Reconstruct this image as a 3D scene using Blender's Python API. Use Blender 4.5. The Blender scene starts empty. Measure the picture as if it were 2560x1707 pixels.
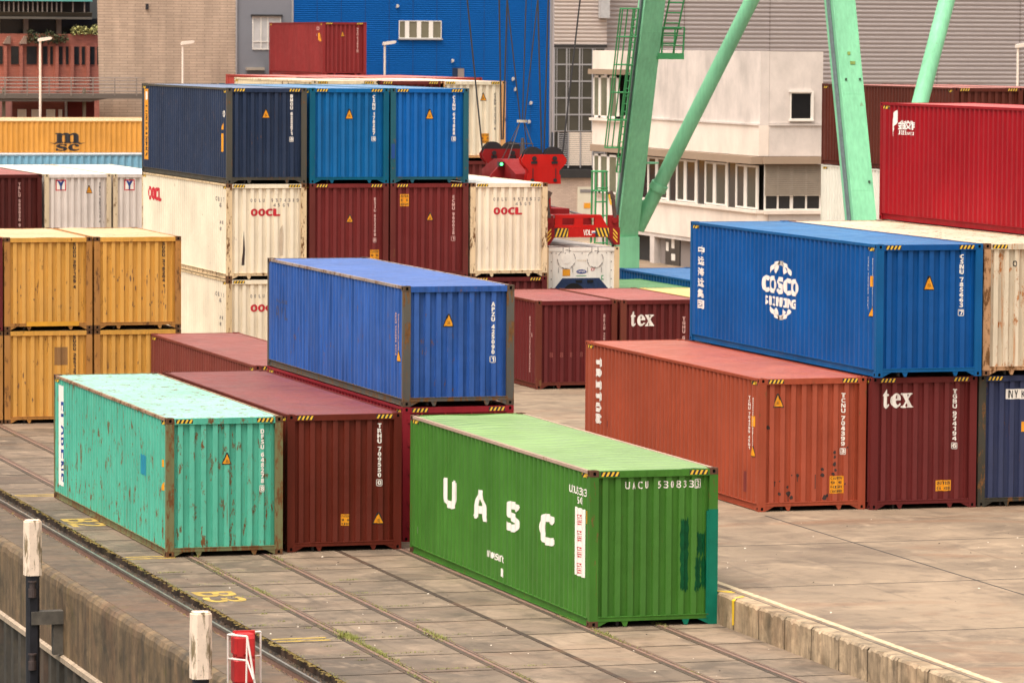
import bpy, bmesh, math, random
from mathutils import Vector, Matrix, noise as mnoise
random.seed(7)
scene = bpy.context.scene
COL = scene.collection
R = math.radians

# ------------------------------------------------------------------ colour and materials
def lin(c):
    o = []
    for v in c:
        v = max(v, 9) / 255
        o.append(v / 12.92 if v <= .04045 else ((v + .055) / 1.055) ** 2.4)
    return o

def newmat(name):
    m = bpy.data.materials.new(name); m.use_nodes = True
    nt = m.node_tree; nt.nodes.clear()
    out = nt.nodes.new('ShaderNodeOutputMaterial'); b = nt.nodes.new('ShaderNodeBsdfPrincipled')
    nt.links.new(b.outputs[0], out.inputs[0])
    return m, nt, b

class NT:
    """small helper to wire nodes"""
    def __init__(s, nt): s.nt = nt
    def n(s, t, **k):
        x = s.nt.nodes.new(t)
        for a, b in k.items(): setattr(x, a, b)
        return x
    def l(s, a, b): s.nt.links.new(a, b)
    def coords(s, kind='Object', scale=(1, 1, 1), loc=(0, 0, 0), rot=(0, 0, 0)):
        t = s.n('ShaderNodeTexCoord'); m = s.n('ShaderNodeMapping')
        m.inputs['Scale'].default_value = scale; m.inputs['Location'].default_value = loc; m.inputs['Rotation'].default_value = rot
        s.l(t.outputs[kind], m.inputs['Vector']); return m.outputs['Vector']
    def noise(s, vec, scale=5, detail=4, rough=.55, dist=0):
        x = s.n('ShaderNodeTexNoise'); x.inputs['Scale'].default_value = scale; x.inputs['Detail'].default_value = detail
        x.inputs['Roughness'].default_value = rough; x.inputs['Distortion'].default_value = dist
        s.l(vec, x.inputs['Vector']); return x.outputs['Fac']
    def rng(s, fac, a, b, c=0, d=1):
        x = s.n('ShaderNodeMapRange'); x.clamp = True
        for i, v in zip((1, 2, 3, 4), (a, b, c, d)): x.inputs[i].default_value = v
        s.l(fac, x.inputs[0]); return x.outputs[0]
    def math(s, op, a, b):
        x = s.n('ShaderNodeMath', operation=op)
        for i, v in enumerate((a, b)):
            if isinstance(v, (int, float)): x.inputs[i].default_value = v
            else: s.l(v, x.inputs[i])
        return x.outputs[0]
    def mix(s, fac, a, b, mode='MIX'):
        x = s.n('ShaderNodeMix', data_type='RGBA', blend_type=mode)
        if isinstance(fac, (int, float)): x.inputs[0].default_value = fac
        else: s.l(fac, x.inputs[0])
        for i, v in ((6, a), (7, b)):
            if isinstance(v, (list, tuple)): x.inputs[i].default_value = (*v[:3], 1)
            else: s.l(v, x.inputs[i])
        return x.outputs[2]
    def grey(s, f):
        x = s.n('ShaderNodeCombineColor')
        for i in range(3): s.l(f, x.inputs[i])
        return x.outputs[0]
    def bump(s, h, strength=.2, dist=.02):
        x = s.n('ShaderNodeBump'); x.inputs['Strength'].default_value = strength; x.inputs['Distance'].default_value = dist
        s.l(h, x.inputs['Height']); return x.outputs['Normal']

ALB = .80
def paint(name, rgb, rust=.15, streak=.5, fade=.15, rough=.48, seed=0., dent=.5, k=ALB, rustcol=(.115, .052, .019), spec=.16, dust=.3, rib_tint=0., runs=0.):
    """weathered container paint: tone drift, vertical streaks, chalky fading, rust patches and runs"""
    c = [v * k for v in lin(rgb)]
    m, nt, b = newmat(name); N = NT(nt)
    off = (seed * 7.3, seed * 3.1, seed * 5.7)
    base = N.coords(loc=off)
    tone = N.rng(N.noise(base, .55, 5), .3, .7, .84, 1.14)
    st = N.rng(N.noise(N.coords(scale=(7, 7, .28), loc=off), 1.6, 4), .35, .68, 1 + .12 * streak, 1 - .3 * streak)
    col = N.mix(1, c, N.grey(N.math('MULTIPLY', tone, st)), 'MULTIPLY')
    av = sum(c) / 3; chalk = [.82 * v + .16 * av + .02 for v in c]
    f = N.rng(N.noise(N.coords(scale=(1, 1, .6), loc=(off[0] + 9, off[1], off[2])), 1.3, 6, .6), .42, .75, 0, fade)
    col = N.mix(f, col, chalk)
    if rib_tint:
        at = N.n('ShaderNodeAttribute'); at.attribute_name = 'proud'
        col = N.mix(N.math('MULTIPLY', at.outputs['Fac'], rib_tint), col, [min(1, .88 * v + .12 * av + .012) for v in [x * 1.3 for x in c]])  # proud rib faces mixed towards a paler tone of the paint
    # fine scuffs and grit
    sc = N.rng(N.noise(N.coords(scale=(1, 1, 2.2), loc=off), 9, 6, .75), .63, .72, 0, .35 * dust)
    col = N.mix(sc, col, [.72 * v + .22 * av + .02 for v in c])
    sd = N.rng(N.noise(N.coords(scale=(1, 1, .7), loc=(off[1], off[0], 3)), 13, 6, .75), .64, .72, 0, .55 * dust)
    col = N.mix(sd, col, [.35 * v + .01 for v in c])
    if rust > 0:
        big = N.noise(N.coords(scale=(1, 1, .36), loc=(off[2], off[0], off[1])), 5.6, 9, .76)
        thr = .655 - .125 * min(rust, 1.2)
        r1 = N.rng(big, thr, thr + .045, 0, min(1, .5 + rust))
        run = N.noise(N.coords(scale=(11 - 4 * runs, 11 - 4 * runs, .5 - .25 * runs), loc=(off[0], off[2], off[1])), 1.5, 5, .65)
        reg = N.rng(N.noise(base, .9, 3), .45 - .3 * runs, .65 - .2 * runs, 0, 1)
        r2 = N.math('MULTIPLY', N.rng(run, .66 - .11 * rust - .05 * runs, .80 - .11 * rust - .04 * runs, 0, .9), reg)
        if runs: rustcol = (.30, .115, .035)
        rc = N.mix(N.noise(base, 14, 5), [v * .55 for v in rustcol], [min(1, v * 2.1) for v in rustcol])
        col = N.mix(N.math('MAXIMUM', r1, r2), col, rc)
    N.l(col, b.inputs['Base Color'])
    N.l(N.rng(N.noise(base, 2.3, 5), .3, .7, rough - .1, rough + .16), b.inputs['Roughness'])
    hb = N.noise(N.coords(scale=(1, 1, .8), loc=off), 1.9, 3)
    N.l(N.bump(hb, dent, .05), b.inputs['Normal'])
    b.inputs['Specular IOR Level'].default_value = spec
    return m

def plain(name, rgb, rough=.55, var=.12, scale=3, metal=0., k=.85, seed=0, spec=.5):
    c = [v * k for v in lin(rgb)]
    m, nt, b = newmat(name); N = NT(nt)
    f = N.rng(N.noise(N.coords(loc=(seed, seed * 2, 0)), scale, 5), .3, .7, 1 - var, 1 + var)
    N.l(N.mix(1, c, N.grey(f), 'MULTIPLY'), b.inputs['Base Color'])
    b.inputs['Roughness'].default_value = rough; b.inputs['Metallic'].default_value = metal
    b.inputs['Specular IOR Level'].default_value = spec
    return m

M = {}
M['dec_white'] = plain('lettering_white', (250, 240, 228), .5, .06, 6)
M['dec_black'] = plain('lettering_black', (40, 38, 42), .5)
M['dec_grey'] = plain('lettering_grey', (120, 112, 108), .6)
M['dec_orange'] = plain('sticker_orange', (238, 158, 28), .45, .1, 5)
M['dec_yellow'] = plain('stripe_yellow', (246, 196, 60), .45, .15, 9)
M['dec_red'] = plain('lettering_red', (205, 30, 48), .5)
M['dec_blue'] = plain('lettering_blue', (38, 66, 140), .5)
M['dec_green'] = plain('sticker_green', (40, 150, 90), .5)
M['dec_dkgreen'] = plain('touch_up_green', (4, 78, 42), .55, .25, 9, spec=.15)
M['dec_teal'] = plain('touch_up_teal', (0, 112, 88), .5, .12, spec=.2)
M['dec_cyan'] = plain('touch_up_blue', (30, 140, 165), .5)
M['dec_brown'] = plain('rust_blotch', (58, 42, 38), .8, .3, 20)
M['dec_pale'] = plain('lettering_faded', (215, 170, 160), .6)
M['dec_ochre'] = plain('touch_up_yellow', (226, 160, 40), .55)
M['hole'] = plain('dark_void', (14, 13, 13), .9, k=.6)
M['under'] = plain('underframe_dark', (48, 44, 42), .8)
M['seal'] = plain('rubber_seal', (30, 28, 30), .7)
M['galv'] = plain('galvanised_steel', (150, 142, 138), .45, .15, 8, metal=.4)

# ------------------------------------------------------------------ mesh helpers
class MB:
    def __init__(s): s.v = []; s.f = []; s.m = []
    def poly(s, pts, mi=0):
        b = len(s.v); s.v += [tuple(p) for p in pts]; s.f.append(list(range(b, b + len(pts)))); s.m.append(mi)
    def box(s, x0, y0, z0, x1, y1, z1, mi=0):
        b = len(s.v)
        s.v += [(x0, y0, z0), (x1, y0, z0), (x1, y1, z0), (x0, y1, z0), (x0, y0, z1), (x1, y0, z1), (x1, y1, z1), (x0, y1, z1)]
        for q in ((0, 3, 2, 1), (4, 5, 6, 7), (0, 1, 5, 4), (1, 2, 6, 5), (2, 3, 7, 6), (3, 0, 4, 7)):
            s.f.append([b + i for i in q]); s.m.append(mi)
    def tube(s, p0, p1, r0, r1=None, n=8, mi=0, cap=True):
        r1 = r0 if r1 is None else r1
        p0 = Vector(p0); p1 = Vector(p1); d = (p1 - p0).normalized()
        a = d.orthogonal().normalized(); c = d.cross(a)
        b = len(s.v)
        for p, r in ((p0, r0), (p1, r1)):
            for i in range(n):
                t = 2 * math.pi * i / n
                s.v.append(tuple(p + a * (r * math.cos(t)) + c * (r * math.sin(t))))
        for i in range(n):
            j = (i + 1) % n
            s.f.append([b + i, b + j, b + n + j, b + n + i]); s.m.append(mi)
        if cap:
            s.f.append([b + i for i in range(n)][::-1]); s.m.append(mi)
            s.f.append([b + n + i for i in range(n)]); s.m.append(mi)
    def path(s, pts, r, n=6, mi=0):
        for a, b in zip(pts, pts[1:]): s.tube(a, b, r, n=n, mi=mi)
    def prism(s, poly, a, b, axis='y', mi=0):
        """poly in the two other axes, extruded from a to b along axis"""
        def P(u, v, w):
            return {'y': (u, w, v), 'x': (w, u, v), 'z': (u, v, w)}[axis]
        n = len(poly); k = len(s.v)
        s.v += [P(u, v, a) for u, v in poly] + [P(u, v, b) for u, v in poly]
        s.f.append([k + i for i in range(n)]); s.m.append(mi)
        s.f.append([k + n + i for i in range(n)][::-1]); s.m.append(mi)
        for i in range(n):
            j = (i + 1) % n
            s.f.append([k + i, k + n + i, k + n + j, k + j]); s.m.append(mi)
    def beam(s, p0, p1, w, d, up=(0, 1, 0), mi=0):
        """rectangular bar from p0 to p1, width w across, depth d along up"""
        p0 = Vector(p0); p1 = Vector(p1); t = (p1 - p0).normalized()
        u = Vector(up); u = (u - t * u.dot(t)).normalized(); a = t.cross(u)
        k = len(s.v)
        for p in (p0, p1):
            for i, j in ((-1, -1), (1, -1), (1, 1), (-1, 1)): s.v.append(tuple(p + a * (w / 2 * i) + u * (d / 2 * j)))
        for q in ((0, 1, 2, 3), (7, 6, 5, 4), (0, 4, 5, 1), (1, 5, 6, 2), (2, 6, 7, 3), (3, 7, 4, 0)):
            s.f.append([k + i for i in q]); s.m.append(mi)
    def mesh(s, name, fix=True, nslots=1):
        me = bpy.data.meshes.new(name)
        me.from_pydata(s.v, [], s.f)
        if len(s.m) == len(me.polygons): me.polygons.foreach_set('material_index', s.m)
        if fix:
            bm = bmesh.new(); bm.from_mesh(me); bmesh.ops.recalc_face_normals(bm, faces=bm.faces); bm.to_mesh(me); bm.free()
        return me
    def build(s, name, mats, parent=None, fix=True, smooth=False):
        me = s.mesh(name, fix)
        for m in (mats if isinstance(mats, (list, tuple)) else [mats]): me.materials.append(m)
        if smooth: me.polygons.foreach_set('use_smooth', [True] * len(me.polygons))
        o = bpy.data.objects.new(name, me); COL.objects.link(o)
        if parent: o.parent = parent
        return o

def tag(o, label, cat, group=None, kind=None):
    if label: o['label'] = label
    if cat: o['category'] = cat
    if group: o['group'] = group
    if kind: o['kind'] = kind
    return o
def empty(name, loc, label, cat, group=None, rz=0):
    o = bpy.data.objects.new(name, None); COL.objects.link(o); o.location = loc; o.rotation_euler[2] = rz
    o.empty_display_size = .3
    return tag(o, label, cat, group)
def link(name, me, mat, parent, rz=0, loc=None):
    """object on shared mesh data with a material of its own"""
    if not len(me.materials): me.materials.append(None)
    o = bpy.data.objects.new(name, me); COL.objects.link(o); o.parent = parent
    for i, mm in enumerate(mat if isinstance(mat, (list, tuple)) else [mat]):
        while len(me.materials) <= i: me.materials.append(None)
        o.material_slots[i].link = 'OBJECT'; o.material_slots[i].material = mm
    if rz: o.rotation_euler[2] = rz
    if loc: o.location = loc
    return o

# ------------------------------------------------------------------ glyphs
BOLD = {}
for i in range(26):
    BOLD[chr(65 + i)] = chr(0x1D5D4 + i); BOLD[chr(97 + i)] = chr(0x1D5EE + i)
for i in range(10): BOLD[chr(48 + i)] = chr(0x1D7EC + i)
SERIF = {}
for i in range(26):
    SERIF[chr(65 + i)] = chr(0x1D400 + i); SERIF[chr(97 + i)] = chr(0x1D41A + i)
_gl = {}
def glyph(ch, style):
    """triangles of one character: (verts, faces, x0, x1, z0, z1), from Blender's built-in font"""
    key = (ch, style)
    if key in _gl: return _gl[key]
    t = BOLD.get(ch, ch) if style == 'bold' else SERIF.get(ch, ch) if style == 'serif' else ch
    cu = bpy.data.curves.new('glyph', 'FONT'); cu.body = t; cu.resolution_u = 3
    ob = bpy.data.objects.new('glyph', cu); COL.objects.link(ob)
    dg = bpy.context.evaluated_depsgraph_get(); dg.update()
    me = bpy.data.meshes.new_from_object(ob.evaluated_get(dg))
    vs = [(v.co.x, v.co.y) for v in me.vertices]; fs = [list(p.vertices) for p in me.polygons]
    bpy.data.objects.remove(ob); bpy.data.curves.remove(cu); bpy.data.meshes.remove(me)
    if vs: r = (vs, fs, min(v[0] for v in vs), max(v[0] for v in vs), min(v[1] for v in vs), max(v[1] for v in vs))
    else: r = None
    _gl[key] = r
    return r

FAT = 0
class Dec:
    """flat artwork in face coordinates (u to the viewer's right, v up), later laid onto the corrugation"""
    def __init__(s): s.v = []; s.f = []; s.m = []; s.lay = []
    def poly(s, pts, mi=0, lay=0):
        b = len(s.v); s.v += [tuple(p) for p in pts]; s.f.append(list(range(b, b + len(pts)))); s.m.append(mi); s.lay.append(lay)
    def rect(s, u0, v0, u1, v1, mi=0, lay=0): s.poly([(u0, v0), (u1, v0), (u1, v1), (u0, v1)], mi, lay)
    def disc(s, u, v, ru, rv, mi=0, lay=0, n=12, jit=0):
        s.poly([(u + ru * math.cos(6.283 * i / n) * (1 + random.uniform(-jit, jit)), v + rv * math.sin(6.283 * i / n) * (1 + random.uniform(-jit, jit))) for i in range(n)], mi, lay)
    def glyph(s, ch, u, v, w, h, style='bold', mi=0, lay=0, keep=True, rot=0, fat=None):
        """character in the box centred u,v of size w,h (keep: width limited to the glyph's own aspect); rot 90 = turned clockwise"""
        if fat is None: fat = FAT
        if fat:
            e = fat * h
            for i, (a, c) in enumerate(((0, 0), (e, 0), (-e, 0), (0, e * .8), (0, -e * .8))): s.glyph(ch, u + a, v + c, w - 2 * e, h - 1.6 * e, style, mi, lay + i * .4, keep, rot, 0)
            return
        g = glyph(ch, style)
        if not g: return
        vs, fs, x0, x1, z0, z1 = g
        gw, gh = x1 - x0, z1 - z0
        sy = h / gh; sx = w / gw
        if keep: sx = min(sx, sy * 1.05)
        b = len(s.v)
        for x, z in vs:
            a, c = (x - (x0 + x1) / 2) * sx, (z - (z0 + z1) / 2) * sy
            s.v.append((u + c, v - a) if rot == 90 else (u + a, v + c))
        for f in fs:
            s.f.append([b + i for i in f]); s.m.append(mi); s.lay.append(lay)
    def stack(s, text, u, vtop, ch=.1, pitch=.118, cw=.085, mi=0, style='bold', keep=True):
        v = vtop
        for c in text:
            if c == ' ': v -= pitch * .45; continue
            s.glyph(c, u, v - ch / 2, cw, ch, style, mi, 0, keep); v -= pitch
        return v
    def row(s, text, u0, u1, v, h, mi=0, style='bold', fill=.8, lay=0, keep=False, lower=None):
        n = len(text); p = (u1 - u0) / n
        for i, c in enumerate(text):
            if c != ' ': s.glyph(c, u0 + (i + .5) * p, v, p * fill, h, style, mi, lay, keep)
    def column(s, text, u, v0, v1, w, mi=0, style='bold', fill=.8, lay=0):
        """word turned clockwise, reading downwards"""
        n = len(text); p = (v0 - v1) / n
        for i, c in enumerate(text):
            if c != ' ': s.glyph(c, u, v0 - (i + .5) * p, p * fill, w, style, mi, lay, False, 90)
    def finish(s, name, parent, mats, mapper, breaks):
        me = bpy.data.meshes.new(name); me.from_pydata([(u, v, 0) for u, v in s.v], [], s.f)
        bm = bmesh.new(); bm.from_mesh(me)
        bm.faces.ensure_lookup_table()
        ly = bm.faces.layers.float.new('lay')
        for i, f in enumerate(bm.faces):
            if i < len(s.m): f.material_index = s.m[i]; f[ly] = s.lay[i]
        u0 = min(p[0] for p in s.v); u1 = max(p[0] for p in s.v)
        for b in breaks:
            if u0 < b < u1:
                bmesh.ops.bisect_plane(bm, geom=bm.verts[:] + bm.edges[:] + bm.faces[:], plane_co=(b, 0, 0), plane_no=(1, 0, 0), dist=1e-6)
        lay = {}
        for f in bm.faces:
            for v in f.verts: lay[v] = max(lay.get(v, 0), f[ly])
        for v in bm.verts: v.co = mapper(v.co.x, v.co.y, lay.get(v, 0))
        bm.to_mesh(me); bm.free()
        for m in mats: me.materials.append(m)
        o = bpy.data.objects.new(name, me); COL.objects.link(o); o.parent = parent
        return o

# ------------------------------------------------------------------ containers
W, HC, ST, L40, L20 = 2.48, 2.896, 2.591, 12.192, 6.058
PW, PD = .165, .12          # corner post
SILL, HEAD = .19, .13       # bottom and top of the end panel
def end_prof():
    p = [(PW, .05)]; x = PW + .07
    while x < W - PW - .06:
        for dx, d in ((0, .05), (.014, 0), (.118, 0), (.132, .05)):
            if x + dx < W - PW: p.append((x + dx, d))
        x += .2465
    p.append((W - PW, .05)); return p
def side_prof(L):
    p = [(PD, 0)]; x = PD + .12
    while x < L - PD - .2:
        for dx, d in ((0, 0), (.068, .036), (.138, .036), (.206, 0)): p.append((x + dx, d))
        x += .278
    p.append((L - PD, 0)); return p
def interp(p, x):
    if x <= p[0][0]: return p[0][1]
    for (a, da), (b, db) in zip(p, p[1:]):
        if x <= b: return da + (db - da) * (x - a) / max(b - a, 1e-9)
    return p[-1][1]
_mc = {}
def cached(key, fn):
    if key not in _mc: _mc[key] = fn()
    return _mc[key]

def casting():
    m = MB(); w, d, h = .165, .178, .118
    def ringed(P, a, b, ra, rb, inn):
        """face with an oval pocket; P(u,v,depth) maps to space"""
        oc = [(0, 0), (a / 2, 0), (a, 0), (a, b / 2), (a, b), (a / 2, b), (0, b), (0, b / 2)]
        hc = []
        for i in range(8):
            t = math.radians(225 + 45 * i); hc.append((a / 2 + ra * math.cos(t) * (1.25 if i % 2 == 0 else 1), b / 2 + rb * math.sin(t) * (1.25 if i % 2 == 0 else 1)))
        for i in range(8):
            j = (i + 1) % 8
            m.poly([P(*oc[i], 0), P(*oc[j], 0), P(*hc[j], 0), P(*hc[i], 0)], 0)
            m.poly([P(*hc[i], 0), P(*hc[j], 0), P(*hc[j], inn), P(*hc[i], inn)], 1)
        m.poly([P(*q, inn) for q in hc], 1)
    ringed(lambda u, v, q: (u, q, v), w, h, .028, .034, .05)
    ringed(lambda u, v, q: (q, u, v), d, h, .032, .032, .05)
    ringed(lambda u, v, q: (w - q, u, v), d, h, .032, .032, .05)
    m.poly([(0, d, 0), (w, d, 0), (w, d, h), (0, d, h)]); m.poly([(0, 0, 0), (w, 0, 0), (w, d, 0), (0, d, 0)])
    ringed(lambda u, v, q: (u, v, h - q), w, d, .03, .055, .04)
    return m.mesh('corner_casting', fix=False)
def m_post(H):
    m = MB(); m.box(0, 0, .118, PW, PD, H - .118)
    me = m.mesh('corner_post'); return me
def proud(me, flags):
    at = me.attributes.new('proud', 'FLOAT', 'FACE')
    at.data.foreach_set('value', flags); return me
def m_end(H):
    m = MB(); p = end_prof(); z0, z1 = SILL, H - HEAD; fl = []
    for (a, da), (b, db) in zip(p, p[1:]):
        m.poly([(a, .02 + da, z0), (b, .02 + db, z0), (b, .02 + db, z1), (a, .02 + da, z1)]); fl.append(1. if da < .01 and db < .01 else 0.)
    return proud(m.mesh('end_panel', fix=False), fl)
def m_side(L, H):
    m = MB(); p = side_prof(L); z0, z1 = .165, H - .07; fl = []
    for (a, da), (b, db) in zip(p, p[1:]):
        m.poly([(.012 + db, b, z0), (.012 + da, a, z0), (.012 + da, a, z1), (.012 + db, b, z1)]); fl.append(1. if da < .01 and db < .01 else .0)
    return proud(m.mesh('side_panel', fix=False), fl)
def m_roof(L, H, warp, seed, rib=.006, per=.21):
    m = MB(); xs = [.055 + (W - .11) * i / 12 for i in range(13)]
    prof = []; y = .07
    while y < L - .1:
        for dy, d in ((0, 0), (per * .40, 0), (per * .40 + .012, -rib), (per * .9, -rib), (per - .001, 0)):
            if y + dy < L - .065: prof.append((y + dy, d))
        y += per
    rows = []
    for y, d in prof:
        r = []
        for x in xs:
            t = (x - .055) / (W - .11); e = min(t, 1 - t) * 2
            n = mnoise.noise(Vector((x * .8 + seed * 3.7, y * .5, seed))) * min(1, e * 2.2)
            z = H - .022 + d * min(1, e * 8) + warp * n
            yy = y + warp * 1.5 * mnoise.noise(Vector((x * 1.3, y * .6 + 9, seed + 4))) * min(1, e * 2.2)
            r.append(len(m.v)); m.v.append((x, yy, z))
        rows.append(r)
    for a, b in zip(rows, rows[1:]):
        for i in range(len(xs) - 1): m.f.append([a[i], a[i + 1], b[i + 1], b[i]]); m.m.append(0)
    return m.mesh('roof_panel', fix=False)
def m_toprail(L, H):
    m = MB(); m.box(0, .178, H - .07, .06, L - .178, H - .012); return m.mesh('top_rail')
def m_botrail(L):
    m = MB()
    m.box(0, .178, .155, .055, L - .178, .168); m.box(.03, .178, .03, .045, L - .178, .155); m.box(.004, .178, .018, .06, L - .178, .03)
    return m.mesh('bottom_rail')
def m_header(H):
    m = MB(); m.box(.165, 0, H - HEAD, W - .165, .075, H - .014); m.box(.165, -.006, H - HEAD - .006, W - .165, .07, H - HEAD + .006)
    return m.mesh('end_header')
def m_sill():
    m = MB(); m.box(.165, .004, .11, W - .165, .08, SILL - .004); m.box(.165, -.004, SILL - .008, W - .165, .066, SILL + .006)
    return m.mesh('end_sill')
def m_gusset(k):
    m = MB(); a = .165 if k == 0 else W - .165; b = .38 if k == 0 else W - .38
    m.prism([(a, .115), (b, .115), (a, .01)], .012, .03, 'y'); return m.mesh('gusset')
def m_foot(k):
    m = MB(); u = (.62, W - .68)[k]
    m.prism([(u, .115), (u + .14, .115), (u + .1, .012), (u + .05, .012)], .012, .06, 'y'); return m.mesh('tunnel_foot')
def m_floor(L):
    m = MB(); m.box(.06, .09, .12, W - .06, L - .09, .15); m.box(.55, .1, .02, .6, L - .1, .12); m.box(W - .6, .1, .02, W - .55, L - .1, .12)
    return m.mesh('floor_panel')
def m_doors(H):
    m = MB(); z0, z1 = SILL, H - HEAD
    for a, b in ((PW + .01, W / 2 - .008), (W / 2 + .008, W - PW - .01)):
        m.box(a, .03, z0, b, .07, z1)
        for k in range(5):
            zz = z0 + .1 + k * (z1 - z0 - .2) / 5; m.box(a + .09, .018, zz, b - .09, .03, zz + (z1 - z0 - .2) / 5 - .1)
    return m.mesh('door_leaf')

def mapper_end(pr):
    return lambda u, v, lay: (u, .02 + interp(pr, u) - .004 - .003 * lay, v)
def mapper_flat(y0=-.004):
    return lambda u, v, lay: (u, y0 - .003 * lay, v)
def mapper_side(pr, L):
    return lambda u, v, lay: (.012 + interp(pr, L - u) - .004 - .003 * lay, L - u, v)

class Box:
    """one shipping container: root Empty plus its parts"""
    def __init__(s, loc, rgb, label, H=HC, L=L40, roof=None, frame=None, rust=.12, streak=.5, fade=.15, seed=None, rz=0, group='stacked shipping containers',
                 doors=False, warp=.012, cat='shipping container', stripes=True, endskip=False, railrust=None, frust=None, sidergb=None, dent=.5, name='shipping_container', rough=.48, mirror=False, rib=.006, per=.21, runs=0., cast=None, rib_tint=.32):
        global SEED
        SEED += 1; sd = SEED if seed is None else seed
        s.H, s.L = H, L
        s.root = empty(name, loc, label, cat, group, rz); P = s.root
        s.body = paint('paint_%d' % sd, rgb, rust, streak, fade, rough, sd, dent, rib_tint=rib_tint, runs=runs)
        fr = frust if frust is not None else min(1.1, rust + .35)
        s.frame = paint('frame_%d' % sd, frame or rgb, fr, .3, fade, .55, sd + .5, .1)
        s.cast = paint('casting_%d' % sd, cast, 1.0, .2, .1, .7, sd + .6, .1) if cast else s.frame
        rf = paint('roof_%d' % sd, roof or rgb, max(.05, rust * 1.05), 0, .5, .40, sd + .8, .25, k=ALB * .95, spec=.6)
        rail = s.frame if railrust is None else paint('rail_%d' % sd, railrust, fr, .3, .3, .55, sd + .3, .1)
        k = (H, L); hole = M['hole']
        link('side_panel', cached(('side',) + k, lambda: m_side(L, H)), s.body, P)
        link('side_panel', cached(('sideR',) + k, lambda: m_side(L, H)), s.body, P, math.pi, (W, L, 0))
        if not endskip:
            if doors:
                link('door', cached(('door', H), lambda: m_doors(H)), s.body, P)
                for u in (.42, .95, W - .95, W - .42): rd = MB(); rd.tube((u, -.002, .2), (u, -.002, H - .14), .017); rd.build('lock_rod', s.frame, P)
                for u in (.17, W - .17):
                    for v in (.35, .85, 1.5, 2.1, 2.6): hg = MB(); hg.box(u - .06, -.02, v - .05, u + .06, .03, v + .05); hg.build('hinge', s.frame, P)
            else: link('end_panel', cached(('end', H), lambda: m_end(H)), s.body, P)
            link('end_header', cached(('head', H), lambda: m_header(H)), s.body, P)
            link('end_sill', cached('sill', m_sill), s.frame, P)
            for kk in (0, 1):
                link('gusset', cached(('gus', kk), lambda: m_gusset(kk)), s.frame, P); link('tunnel_foot', cached(('foot', kk), lambda: m_foot(kk)), s.frame, P)
        far = [('end_panel', cached(('end', H), lambda: m_end(H)), s.body), ('end_header', cached(('head', H), lambda: m_header(H)), s.frame), ('end_sill', cached('sill', m_sill), s.frame)]
        for n, me, ma in far: link(n, me, ma, P, math.pi, (W, L, 0))
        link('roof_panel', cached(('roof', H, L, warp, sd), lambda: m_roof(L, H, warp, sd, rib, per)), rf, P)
        for rot, lo in ((0, None), (math.pi, (W, L, 0))):
            link('top_rail', cached(('trail',) + k, lambda: m_toprail(L, H)), rail, P, rot, lo)
            link('bottom_rail', cached(('brail', L), lambda: m_botrail(L)), s.frame, P, rot, lo)
            for x in (0, W - PW):
                q = None if (rot == 0 and x == 0) else ((x, 0, 0) if rot == 0 else (W - x, L, 0))
                link('corner_post', cached(('post', H), lambda: m_post(H)), s.frame, P, rot, q)
                for z in (.002, H - .12):
                    q = (x, -.003, z) if rot == 0 else (W - x, L + .003, z)
                    link('corner_casting', cached('cast', casting), [s.cast, hole], P, rot, q)
        link('floor_panel', cached(('floor', L), lambda: m_floor(L)), M['under'], P)
        s.ep = end_prof(); s.sp = side_prof(L)
        if stripes and not endskip: s.stripe_end(); s.stripe_side()
    # --- marks
    def end(s, d, name, mats): return d.finish(name, s.root, mats, mapper_end(s.ep), [p[0] for p in s.ep])
    def flat(s, d, name, mats, y=-.004): return d.finish(name, s.root, mats, mapper_flat(y), [])
    def side(s, d, name, mats): return d.finish(name, s.root, mats, mapper_side(s.sp, s.L), [s.L - p[0] for p in s.sp])
    def stripe_end(s):
        H = s.H
        for a in (.20, W - .56):
            d = Dec(); d.rect(a, H - .115, a + .36, H - .03, 1)
            for i in range(4):
                x = a + .01 + i * .088; d.poly([(x, H - .113), (x + .042, H - .113), (x + .082, H - .032), (x + .04, H - .032)], 0, 1)
            s.flat(d, 'hazard_stripe', [M['dec_yellow'], M['dec_black']])
    def stripe_side(s):
        H, L = s.H, s.L
        for a in (.15, L - .62):
            d = Dec(); d.rect(a, H - .16, a + .46, H - .085, 1)
            for i in range(3):
                x = a + .02 + i * .15; d.poly([(x, H - .158), (x + .07, H - .158), (x + .12, H - .087), (x + .05, H - .087)], 0, 1)
            s.side(d, 'hazard_stripe', [M['dec_yellow'], M['dec_black']])
    def number(s, text, u=.81, vt=.09, vb=.54, mat='dec_white', box=True, cw=.085):
        """code letters painted one below the other on the end wall"""
        H = s.H; n = sum(.45 if c == ' ' else 1 for c in text); p = (vb - vt) * H / n
        global FAT; FAT = .045; d = Dec(); d.stack(text, u * W, H * (1 - vt), p * .86, p, cw); FAT = 0
        if box:
            v = H * (1 - vb)
            for q in ((-.056, -.056, .045, .0), ):
                a, b = u * W - .06, u * W + .06; t = .014; z0, z1 = v - .02 + p * .07, v + p + .02
                for r in ((a, z0, a + t, z1), (b - t, z0, b, z1), (a, z0, b, z0 + t), (a, z1 - t, b, z1)): d.rect(*r)
        return s.end(d, 'lettering', [M[mat]])
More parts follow.
